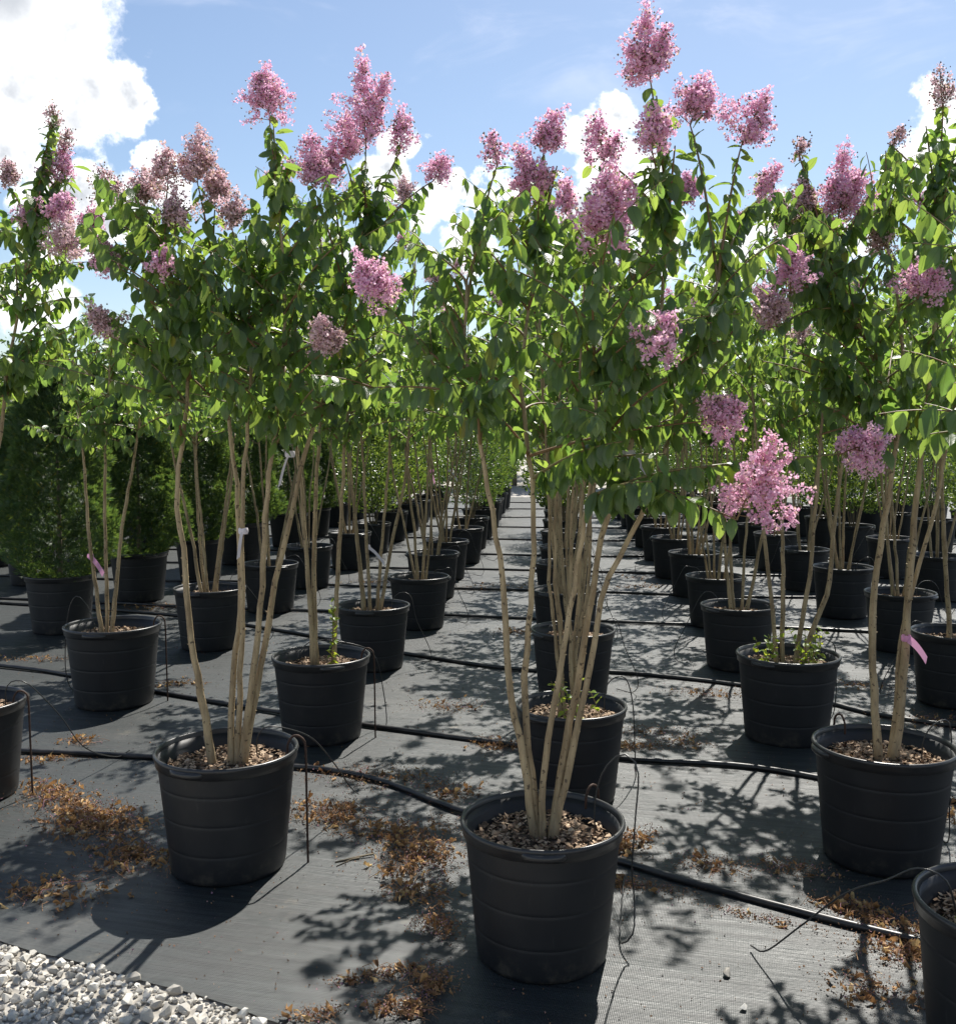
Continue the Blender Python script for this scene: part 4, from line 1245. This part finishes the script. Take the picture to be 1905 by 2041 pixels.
# ------------------------------------------------------------------ arborvitae and shrubs
def spray_arrays(n, zb, zt, rad, profile, s0, s1, flat=0.3, inner=0.35):
    """many small flat scale-leaf sprays through a cone-shaped crown"""
    u = rng.random(n) ** 0.9
    z = zb + (zt - zb) * u
    R = rad * profile(u)
    rr = R * (1 - inner * rng.random(n) ** 1.6)
    a = rng.uniform(0, 6.283, n)
    lump = 1 + 0.13 * np.sin(a * 3 + z * 9) + 0.10 * np.sin(a * 5 - z * 14 + 1.3)
    rr *= lump
    pos = np.stack([rr * np.cos(a), rr * np.sin(a), z + rng.normal(0, 0.02, n)], 1)
    out = np.stack([np.cos(a), np.sin(a), np.full(n, 0.75)], 1) + rng.normal(0, 0.45, (n, 3))
    nr = unit(rng.standard_normal((n, 3)))
    return pos, out, nr, rng.uniform(s0, s1, n)


def fan_template():
    """a forked spray of scale leaves: five narrow blades"""
    V = []; Fq = []; UV = []
    for k, (ang, L) in enumerate(((-0.75, 0.62), (-0.35, 0.85), (0.0, 1.0), (0.4, 0.85), (0.8, 0.6))):
        c, s_ = math.cos(ang), math.sin(ang); b = 0.12 + 0.07 * k
        for (u, v) in ((0, -0.02), (L * 0.6, -0.075), (L, 0.0), (L * 0.6, 0.075)):
            V.append((b * 0.5 + u * c - v * s_, u * s_ + v * c, 0.05 * math.sin(k * 2.1) - 0.1 * u * u)); UV.append((0.5, u))
        Fq.append(tuple(range(4 * k, 4 * k + 4)))
    return np.array(V), np.array(Fq), np.array(UV)


FAN = [fan_template()]
GT = 'arborvitae in black nursery pots'
tprot = []
for i in range(2):
    rng = np.random.default_rng(1200 + i)
    root = empty('potted_arborvitae', (0, 0, 0), 'x', 'potted tree', GT)
    add_pot(root, 1.08, False, -0.5)
    v, f = tube_arrays(resample([(0, 0, SOIL_Z - 0.03), (0.01, 0, 1.2), (0, 0.01, 2.1)], 12), np.linspace(0.022, 0.004, 12), 8)
    link('trunk', mesh_np('trunk_bark', v, f, M['bark_dark']), root)
    p_, a_2, n_2, z_2 = spray_arrays(14000, 0.42, 2.3 if i == 0 else 2.1, 0.42, lambda u: np.sqrt(np.clip(u * 9, 0, 1)) * (1 - u ** 2.2) ** 0.75 + 0.03, 0.03, 0.075)
    link('foliage', foliage_mesh('scale_leaf_sprays', p_, a_2, n_2, z_2, M['thuja'], FAN), root, kind='stuff')
    tprot.append(root)
TH = [(*fpx(120, 1152), 'first', 'beside the short three stemmed tree'), (*fpx(277, 1106), 'second', ''), (*fpx(398, 1076), 'third', ''), (*fpx(480, 1052), 'fourth', ''), (-2.72, 14.7, 'fifth', ''), (-2.58, 16.2, 'sixth', '')]
TH2 = [(-5.05, 9.6, 'first'), (-4.85, 11.1, 'second'), (-4.7, 12.6, 'third'), (-4.55, 14.1, 'fourth'), (-4.4, 15.6, 'fifth')]
q = 0
for lst, rowname in ((TH, 'the row beside the crape myrtles'), (TH2, 'the outer row')):
    for e in lst:
        lab = '%s dark green arborvitae from the gravel in %s' % (e[2], rowname)
        FOOT['T%d' % q] = np.array((e[0], e[1], 0))
        if q < 2:
            o = tprot[q]; o.location = (e[0], e[1], 0); o['label'] = lab
        else:
            copy_tree(tprot[q % 2], (e[0], e[1], 0), q * 1.9, lab, 0.92 + 0.04 * (q * 3 % 5))
        q += 1


def shrub_proto(seed, zt, rad, n, mat, s0, s1, name, cat='potted shrub'):
    global rng
    rng = np.random.default_rng(seed)
    root = empty(name, (0, 0, 0), 'x', cat, 'shrubs in black nursery pots')
    add_pot(root, 1.0, False, -0.5)
    tw = []
    for k in range(9):
        a = k * 0.7 + rng.normal(0, 0.2); e = np.array((math.cos(a), math.sin(a), 0))
        tw.append(tube_arrays(bez(e * 0.03 + (0, 0, SOIL_Z - 0.03), e * 0.12 + (0, 0, 0.8), e * rad * rng.uniform(0.3, 0.8) + (0, 0, zt * rng.uniform(0.75, 0.98)), 8), np.linspace(0.008, 0.002, 8), 5, cap=False))
    link('stems', mesh_np('shrub_stems', *join(tw), M['bark_dark']), root, kind='stuff')
    p_, a_, n_, z_ = spray_arrays(n, 0.62, zt, rad, lambda u: (0.55 + 0.6 * np.sin(np.clip(u, 0, 1) * 2.6 + 0.2)) * (1 - u ** 6) + 0.05, s0, s1, inner=0.75)
    link('foliage', foliage_mesh('shrub_leaves', p_, a_, n_, z_, mat, LOW_T), root, kind='stuff')
    return root


sp = [shrub_proto(1301, 1.75, 0.42, 3600, M['leaf_shrub'], 0.035, 0.062, 'potted_shrub'), shrub_proto(1302, 1.9, 0.45, 6500, M['leaf_small'], 0.022, 0.04, 'potted_shrub'),
      shrub_proto(1303, 1.6, 0.42, 3200, M['leaf_shrub'], 0.04, 0.07, 'potted_shrub')]
SH = []
for col, x0, y0, n, kinds in (('L1', -0.10, 14.4, 6, (1, 0, 1, 1, 0, 1)), ('L2', -1.42, 13.9, 6, (0, 2, 0, 1, 0, 2)), ('C', 1.14, 13.9, 3, (2, 1, 1)), ('R1', 2.45, 14.6, 6, (1, 1, 0, 2, 1, 0)),
                              ('R2', 3.7, 13.7, 6, (0, 2, 1, 0, 1, 0)), ('R3', 4.8, 13.1, 6, (2, 0, 0, 1, 2, 0)), ('R4', 6.1, 12.4, 6, (0, 1, 2, 0, 1, 0)), ('R5', 7.4, 13.0, 5, (1, 0, 2, 0, 1)),
                              ('L3', -2.45, 17.7, 4, (0, 2, 1, 0)), ('L4', -4.25, 17.1, 4, (2, 0, 1, 0)), ('L5', -6.0, 12.6, 6, (0, 2, 0, 1, 0, 2)), ('L6', -7.4, 15.0, 5, (0, 1, 0, 2, 0))):
    for k in range(n):
        SH.append((col, k, x0 + 0.075 * 1.5 * k, y0 + 1.5 * k, kinds[k]))
RN = {'L1': 'second row from', 'L2': 'row next to', 'C': 'third row from', 'R1': 'fourth row from', 'R2': 'fifth row from', 'R3': 'sixth row from', 'R4': 'seventh row from', 'R5': 'eighth row from'}
SK = ['bright leafy green shrub', 'fine leaved dark shrub', 'broad leaved light green shrub']
first = {}
for col, k, x, y, kd in SH:
    if col in RN: lab = '%s, %s behind the crape myrtles in %s the arborvitae' % (SK[kd], ORD[k], RN[col])
    elif col == 'L3' or col == 'L4': lab = '%s, %s behind the arborvitae in the %s' % (SK[kd], ORD[k], 'row beside the crape myrtles' if col == 'L3' else 'outer row')
    else: lab = '%s, %s shrub in the %s row outside the arborvitae' % (SK[kd], ORD[k], 'first' if col == 'L5' else 'second')
    if kd not in first:
        first[kd] = 1; sp[kd].location = (x, y, 0); sp[kd]['label'] = lab
    else:
        copy_tree(sp[kd], (x, y, 0), (k * 2.1 + x * 3) % 6.28, lab, (0.92 + 0.05 * ((k * 5 + kd) % 4)) * (1.42 if col in ('L5', 'L6') else 1.0))

# far bushy trees closing the view beyond the gravel lane
rng = np.random.default_rng(1400)


def far_tree(seed, h, rad, mat):
    global rng
    rng = np.random.default_rng(seed)
    root = empty('background_tree', (0, 0, 0), 'x', 'tree', 'trees beyond the gravel lane')
    v, f = tube_arrays(resample([(0, 0, -0.05), (0.05, 0, h * 0.4), (0, 0.05, h * 0.85)], 10), np.linspace(0.09, 0.02, 10), 8)
    link('trunk', mesh_np('trunk_bark', v, f, M['bark_dark']), root)
    cs = [(rng.normal(0, rad * 0.45), rng.normal(0, rad * 0.45), rng.uniform(0.35, 0.95) * h, rng.uniform(0.35, 0.6) * rad) for k in range(16)]
    p_ = []; o_ = []
    for cx, cy, cz, cr in cs:
        d_ = unit(rng.standard_normal((420, 3))); rr = cr * rng.uniform(0.55, 1.08, (420, 1))
        p_.append(np.array((cx, cy, cz)) + d_ * rr); o_.append(d_ + np.array((0, 0, -0.3)) + rng.normal(0, 0.4, (420, 3)))
    p_ = np.vstack(p_); o_ = np.vstack(o_)
    link('crown', foliage_mesh('crown_leaves', p_, o_, rng.standard_normal(p_.shape), rng.uniform(0.10, 0.19, len(p_)), mat, LOW_T), root, kind='stuff')
    return root


fp = [far_tree(1401, 3.4, 1.3, M['leaf_shrub']), far_tree(1402, 4.0, 1.5, M['leaf_small']), far_tree(1403, 2.9, 1.2, M['leaf_shrub'])]
k = 0
for y, x0, x1, dx in ((31.0, -15, 17, 2.6), (36.0, -17, 20, 3.0)):
    x = x0; j = 0
    while x < x1:
        lab = '%s bushy tree from the arborvitae end of the %s line beyond the gravel lane' % ((ORD + ['fourteenth', 'fifteenth'])[j], 'near' if y < 33 else 'far')
        loc = (x + 0.5 * math.sin(k * 2.3), y + 0.8 * math.sin(k * 1.7), 0)
        if k < 3: fp[k].location = loc; fp[k]['label'] = lab
        else: copy_tree(fp[k % 3], loc, k * 1.3, lab, 0.85 + 0.1 * (k * 5 % 4))
        x += dx; k += 1; j += 1

# ------------------------------------------------------------------ drip tubes, stakes
rng = np.random.default_rng(1500)
DN = {'P1': 'front pot of the row next to the arborvitae', 'P2': 'pot beside the largest dry leaf heaps', 'P3': 'pot with sunlit mulch', 'P4': 'front pot of the fourth row from the arborvitae',
      'P5': 'pot of the short three stemmed tree', 'P6': 'pot with the climbing green sucker', 'P7': 'pot behind the sunlit mulch pot', 'P8': 'pot of the pink ribboned tree', 'P9': 'pot with suckers round four stems'}
for row in ROW:
    for k in range(1, 9):
        if row + str(k) in FOOT: DN[row + str(k)] = '%s pot of %s' % (ORD[k - 1], ROW[row])


def drip(key, pts, r=0.0028, tail=True):
    v, f = tube_arrays(resample(pts, 40), r, 6)
    o = link('drip_tube', mesh_np('thin_tube', v, f, M['drip']), None, label='thin black drip tube feeding the ' + DN[key], category='drip tube', group='drip tubes feeding the pots')


def rel(key, *pp):
    b = FOOT[key]; return [np.array(p) + b for p in pp]


def soilp(x, y): return (x, y, SOIL_Z + 0.01)


drip('P3', rel('P3', soilp(0.17, 0.02), (0.172, 0.03, 0.50), (0.20, 0.02, 0.60), (0.255, 0.0, 0.655), (0.30, -0.02, 0.61), (0.292, -0.03, 0.45), (0.285, -0.02, 0.28), (0.30, 0.02, 0.17), (0.29, -0.03, 0.08), (0.26, 0.04, 0.012), (0.30, 0.30, 0.009), (0.34, 0.52, 0.02)))
drip('P2', rel('P2', soilp(0.10, 0.08), (0.10, 0.08, 0.47), (0.13, 0.09, 0.515), (0.20, 0.13, 0.50), (0.29, 0.25, 0.42), (0.36, 0.42, 0.25), (0.40, 0.58, 0.10), (0.42, 0.72, 0.015)))
drip('P1', rel('P1', soilp(0.16, 0.05), (0.165, 0.05, 0.48), (0.20, 0.05, 0.52), (0.27, 0.06, 0.50), (0.38, 0.12, 0.34), (0.46, 0.2, 0.16), (0.52, 0.45, 0.03), (0.54, 0.60, 0.015)))
drip('P8', rel('P8', soilp(0.15, 0.0), (0.155, 0.0, 0.47), (0.19, 0.0, 0.53), (0.25, 0.01, 0.545), (0.275, 0.02, 0.45), (0.29, 0.05, 0.2), (0.31, 0.1, 0.015), (0.34, 0.35, 0.015)))
drip('P7', rel('P7', soilp(0.16, 0.06), (0.165, 0.07, 0.48), (0.20, 0.08, 0.53), (0.26, 0.09, 0.53), (0.30, 0.12, 0.40), (0.32, 0.16, 0.15), (0.34, 0.25, 0.012), (0.36, 0.42, 0.015)))
drip('P6', rel('P6', soilp(-0.14, 0.02), (-0.12, 0.03, 0.46), (-0.05, 0.05, 0.52), (0.12, 0.10, 0.50), (0.27, 0.16, 0.42), (0.32, 0.2, 0.2), (0.34, 0.16, 0.02), (0.30, 0.12, 0.015)))
drip('P9', rel('P9', soilp(0.16, 0.02), (0.17, 0.02, 0.48), (0.20, 0.02, 0.53), (0.25, 0.02, 0.52), (0.28, 0.05, 0.42), (0.30, 0.1, 0.15), (0.33, 0.30, 0.012), (0.34, 0.62, 0.015)))
drip('P5', rel('P5', soilp(-0.10, 0.03), (-0.13, 0.04, 0.49), (-0.17, 0.04, 0.60), (-0.235, 0.03, 0.655), (-0.30, 0.06, 0.52), (-0.34, 0.10, 0.2), (-0.36, 0.25, 0.012), (-0.34, 0.42, 0.015)))
drip('P4', rel('P4', soilp(-0.14, 0.05), (-0.17, 0.06, 0.48), (-0.23, 0.10, 0.495), (-0.29, 0.15, 0.44), (-0.37, 0.24, 0.36), (-0.46, 0.36, 0.2), (-0.52, 0.5, 0.05), (-0.54, 0.60, 0.015)))
for i, key in enumerate([k for k in FOOT if k[0] in 'LCR' and k in DN and FOOT[k][1] < 13]):
    sx = 1 if key[0] != 'R' or i % 2 else -1
    j = rng.normal(0, 0.03, 4)
    drip(key, rel(key, soilp(0.13 * sx, 0.02), (0.14 * sx, 0.02, 0.48), (0.20 * sx, 0.02 + j[0], 0.54 + j[1]), (0.27 * sx, 0.0, 0.50), (0.33 * sx + j[2], 0.02, 0.33), (0.42 * sx + j[2], 0.05, 0.12), (0.40 * sx, 0.12, 0.012), (0.30 * sx, 0.22 + j[3], 0.012)), 0.0026)


def hook(key, ang, scale=1.0, rr=0.0044):
    """bent reinforcing bar: stands in the fabric, hooks over the rim"""
    b = FOOT[key]; c, s_ = math.cos(ang), math.sin(ang)
    R = RIM_R * scale
    P = [((R + 0.034) * c, (R + 0.034) * s_, -0.02), ((R + 0.032) * c, (R + 0.032) * s_, 0.25), ((R + 0.030) * c, (R + 0.030) * s_, 0.42 * scale + 0.01), ((R + 0.020) * c, (R + 0.020) * s_, 0.475 * scale),
         ((R - 0.012) * c, (R - 0.012) * s_, 0.488 * scale), ((R - 0.036) * c, (R - 0.036) * s_, 0.46 * scale), ((R - 0.040) * c, (R - 0.040) * s_, 0.415 * scale)]
    Q = resample([np.array(p) + b for p in P], 90)
    rad = rr * (1 + 0.13 * (np.arange(90) % 3 == 0))
    v, f = tube_arrays(Q, rad, 8)
    link('rebar_hook', mesh_np('bent_rebar', v, f, M['rust']), None, label='rusty rebar hook over rim of the ' + DN[key], category='stake', group='rebar hooks pinning the pots')


hook('P2', 0.02, 1.04); hook('P1', -0.02); hook('P5', 0.05, 1.1); hook('P6', -0.15, 1.02); hook('P3', 0.8); hook('P8', 1.9, 1.03)

# ------------------------------------------------------------------ dry litter
GL = 'heaps of dry leaves and flowers on the fabric'
rng = np.random.default_rng(1600)
DW = (0.03, 0.08, 0.24, 0.17, 0.22, 0.08, 0.03)
DEAD_T = [leaf_template(1.6, 0.7, 6.0, widths=DW), leaf_template(0.9, 0.9, -7.0, widths=DW), leaf_template(2.2, -0.6, 5.0), leaf_template(-1.4, 0.8, 7.5, widths=DW)]
BIT_T = [hull_stone(6, 0.5, 700 + i) for i in range(5)]


def heap(px, py, rx, ry, n_leaf, n_bit, label, rot=0.0, height=0.02):
    g = on_z(px, py)
    out = []
    nl = n_leaf * 3; n_bit = int(n_bit * 2.2)
    c, s_ = math.cos(rot), math.sin(rot)
    sub = rng.normal(0, 0.65, (6, 2))
    def spread(n, k):
        q = sub[rng.integers(0, 6, n)] * 0.9 + rng.normal(0, k, (n, 2))
        x = q[:, 0] * rx; y = q[:, 1] * ry
        return np.stack([g.x + x * c - y * s_, g.y + x * s_ + y * c], 1)
    root = empty('dry_leaf_heap', (g.x, g.y, 0), label, 'dry leaves', GL)
    root['kind'] = 'stuff'
    off = np.array((g.x, g.y, 0))
    if nl:
        xy = spread(nl, 0.42); p = np.column_stack([xy, rng.uniform(0.004, 0.006 + height * 0.6, nl)])
        a = rng.standard_normal((nl, 3)) * (1, 1, 0.22); n_ = rng.standard_normal((nl, 3)) * (0.7, 0.7, 0.5) + (0, 0, 0.5)
        me = foliage_mesh('curled_dry_leaves', p - off, a, n_, rng.uniform(0.012, 0.032, nl), M['dead'], DEAD_T)
        link('dry_leaves', me, root, kind='stuff')
    xy = spread(n_bit, 0.62); p = np.column_stack([xy, rng.uniform(0.003, 0.004 + height * 0.9, n_bit)])
    link('dry_flower_bits', mesh_np('dry_bits', *scatter_tris(BIT_T, p - off, rng.uniform(0.0025, 0.006, n_bit)), M['crumb'], False), root, kind='stuff')
    nt = max(4, nl // 3)
    xy = spread(nt, 0.4); tw = []
    for x, y in xy:
        a = rng.uniform(0, 6.28); L = rng.uniform(0.03, 0.09)
        z0 = rng.uniform(0.004, height)
        tw.append(tube_arrays(np.array([(x, y, z0), (x + L / 2 * math.cos(a), y + L / 2 * math.sin(a), z0 + 0.006), (x + L * math.cos(a + 0.4), y + L * math.sin(a + 0.4), 0.004)]) - off, 0.0011, 4, cap=False))
    link('dry_stalks', mesh_np('dry_stalk_bits', *join(tw), M['crumb']), root, kind='stuff')


heap(130, 1588, 0.20, 0.10, 46, 330, 'arched heap of dry brown leaves near the rusty hook of the edge pot', -0.5, 0.035)
heap(190, 1640, 0.20, 0.15, 90, 620, 'largest heap of golden dry leaves and stalks on the fabric', -0.6, 0.04)
heap(255, 1705, 0.16, 0.10, 44, 320, 'dry leaves heaped in shade against the pot with the kinked stem', -0.4, 0.03)
heap(60, 1775, 0.18, 0.08, 30, 130, 'dark dry leaves lying in pot shadow near the gravel', 0.2, 0.02)
heap(640, 1620, 0.15, 0.09, 30, 420, 'brown flower heap beside rebar hook of the kinked stem pot', 0.0, 0.03)
heap(775, 1660, 0.16, 0.10, 34, 420, 'dry flower clump just in front of the hose bend', -0.2, 0.03)
heap(835, 1712, 0.17, 0.10, 60, 560, 'dry leaf heap touching the sunlit mulch pot with twig poking out', -0.3, 0.04)
heap(820, 1790, 0.07, 0.06, 18, 90, 'small golden leaf clump beside leaf shadow near the sunlit mulch pot', 0.3, 0.03)
heap(878, 1850, 0.05, 0.055, 8, 240, 'round clump of faded flowers near the sunlit mulch pot', 0.3, 0.05)
heap(728, 1952, 0.09, 0.03, 10, 130, 'thin strip of dry petals on open sunny fabric', 0.3, 0.015)
heap(855, 1965, 0.06, 0.05, 12, 260, 'flower clump at the shadow edge of the sunlit mulch pot', 0.5, 0.04)
heap(800, 2015, 0.06, 0.05, 14, 220, 'flower clump by the pot shadow, nearest the gravel', 0.2, 0.03)
heap(632, 2030, 0.05, 0.03, 6, 120, 'small flower clump near the fabric edge', 0.2, 0.02)
heap(745, 1545, 0.25, 0.12, 16, 420, 'scattered dark dry flowers just behind the hose bend', -0.3, 0.02)
heap(880, 1580, 0.12, 0.10, 14, 200, 'dry flowers along the hose behind the sunlit mulch pot', -0.5, 0.02)
heap(910, 1412, 0.16, 0.10, 12, 220, 'brown clump in the aisle between second and third rows', 0.1, 0.03)
heap(1000, 1490, 0.10, 0.08, 16, 200, 'golden clump lying on the second hose', -0.2, 0.03)
heap(1255, 1690, 0.07, 0.09, 34, 160, 'large curled brown leaves behind sunlit mulch pot against the hose', -0.3, 0.045)
heap(1260, 1765, 0.16, 0.04, 10, 330, 'reddish petals drifted along the front of first hose', -0.45, 0.015)
heap(1405, 1725, 0.10, 0.07, 8, 220, 'dark flower clump in tree shade behind first hose', -0.3, 0.02)
heap(1610, 1742, 0.09, 0.07, 6, 200, 'dark flower clump in shade of the pink ribboned tree', -0.3, 0.02)
heap(1690, 1815, 0.11, 0.06, 34, 180, 'golden dry leaves where tree shadow crosses the first hose', -0.4, 0.03)
heap(1810, 1880, 0.16, 0.09, 50, 560, 'wide golden leaf drift beside pot at the front of fourth row', -0.4, 0.03)
heap(1730, 1970, 0.09, 0.10, 16, 200, 'dry leaves inside tree shadow on front fabric', -0.2, 0.03)
heap(1490, 1830, 0.14, 0.03, 4, 130, 'petal streak along the front of first hose in shadow', -0.5, 0.012)
heap(1300, 1460, 0.20, 0.10, 6, 260, 'flower litter behind the second hose in the third aisle', 0.0, 0.02)
heap(1250, 1490, 0.12, 0.06, 12, 200, 'dry clump beside the second hose near the many stemmed tree', 0.0, 0.02)
heap(1370, 1485, 0.12, 0.06, 6, 160, 'loose litter before the four stemmed pot', 0.0, 0.02)
heap(1410, 1385, 0.24, 0.12, 10, 260, 'flower litter behind the third hose', 0.0, 0.02)
heap(1700, 1365, 0.30, 0.10, 8, 240, 'litter strip along third hose beside the ribboned tree', -0.3, 0.02)
heap(1860, 1440, 0.25, 0.12, 10, 300, 'reddish litter between pots of fourth and fifth rows', -0.3, 0.02)
heap(1890, 1625, 0.10, 0.15, 14, 200, 'dark leaf litter behind the ribboned tree pot', 0.2, 0.03)
heap(360, 1362, 0.10, 0.05, 10, 80, 'small brown clump behind the kinked stem pot', 0.1, 0.02)
heap(165, 1480, 0.08, 0.06, 12, 60, 'little leaf clump at the hose near arching drip tube', 0.1, 0.02)
heap(90, 1515, 0.20, 0.04, 14, 90, 'leaf strip against the first hose beside edge pot', 0.0, 0.015)
heap(60, 1312, 0.3, 0.10, 16, 90, 'scattered leaves before the arborvitae', 0.0, 0.015)
heap(300, 1212, 0.25, 0.12, 12, 120, 'orange litter between arborvitae pots', 0.0, 0.015)
heap(1040, 1172, 0.35, 0.16, 10, 320, 'wide flower litter across the open aisle', 0.0, 0.02)
heap(745, 1160, 0.35, 0.15, 12, 320, 'reddish litter behind third pot of the second row', 0.0, 0.02)
heap(920, 1172, 0.2, 0.12, 6, 120, 'small litter patch beside fourth pot of second row', 0.0, 0.02)
heap(1018, 1263, 0.2, 0.08, 8, 160, 'dark clump on fourth hose in the open aisle', 0.0, 0.02)
heap(1290, 1152, 0.25, 0.12, 8, 160, 'litter clump in the third aisle between hoses', 0.0, 0.02)
heap(1280, 1170, 0.2, 0.10, 8, 140, 'second litter clump in the third aisle near a hose', 0.2, 0.02)

# single fallen flowers and crumbs over the fabric: nobody could count these
n = 5600
P_ = []
while len(P_) < n:
    x = rng.uniform(-3.2, 3.4); y = 2.0 + 7.5 * rng.random() ** 1.5
    if y > fabric_edge(x) + 0.05: P_.append((x, y, 0.005))
P_ = np.array(P_)
link('fallen_flower_crumbs', mesh_np('crumbs', *scatter_tris(BIT_T, P_, rng.uniform(0.0025, 0.0065, n)), M['crumb'], False), None, kind='stuff', label='single dried flowers scattered over the black fabric', category='litter')

# the dry twig on the fabric
g = np.array(on_z(668, 1722)); g2 = np.array(on_z(745, 1708))
v, f = tube_arrays(np.array([g + (0, 0, 0.006), (g + g2) / 2 + (0, 0, 0.010), g2 + (0, 0, 0.012)]), (0.0035, 0.0045, 0.004), 6)
v2, f2 = tube_arrays(np.array([g + (0.01, -0.035, 0.005), (g + g2) / 2 + (-0.01, -0.01, 0.008), (g + g2) / 2 + (0.02, 0, 0.010)]), (0.002, 0.0025, 0.003), 6)
link('fallen_twig', mesh_np('forked_twig', *join([(v, f), (v2, f2)]), M['bark_dark']), None, label='forked dry twig poking from a leaf heap on the fabric', category='twig')
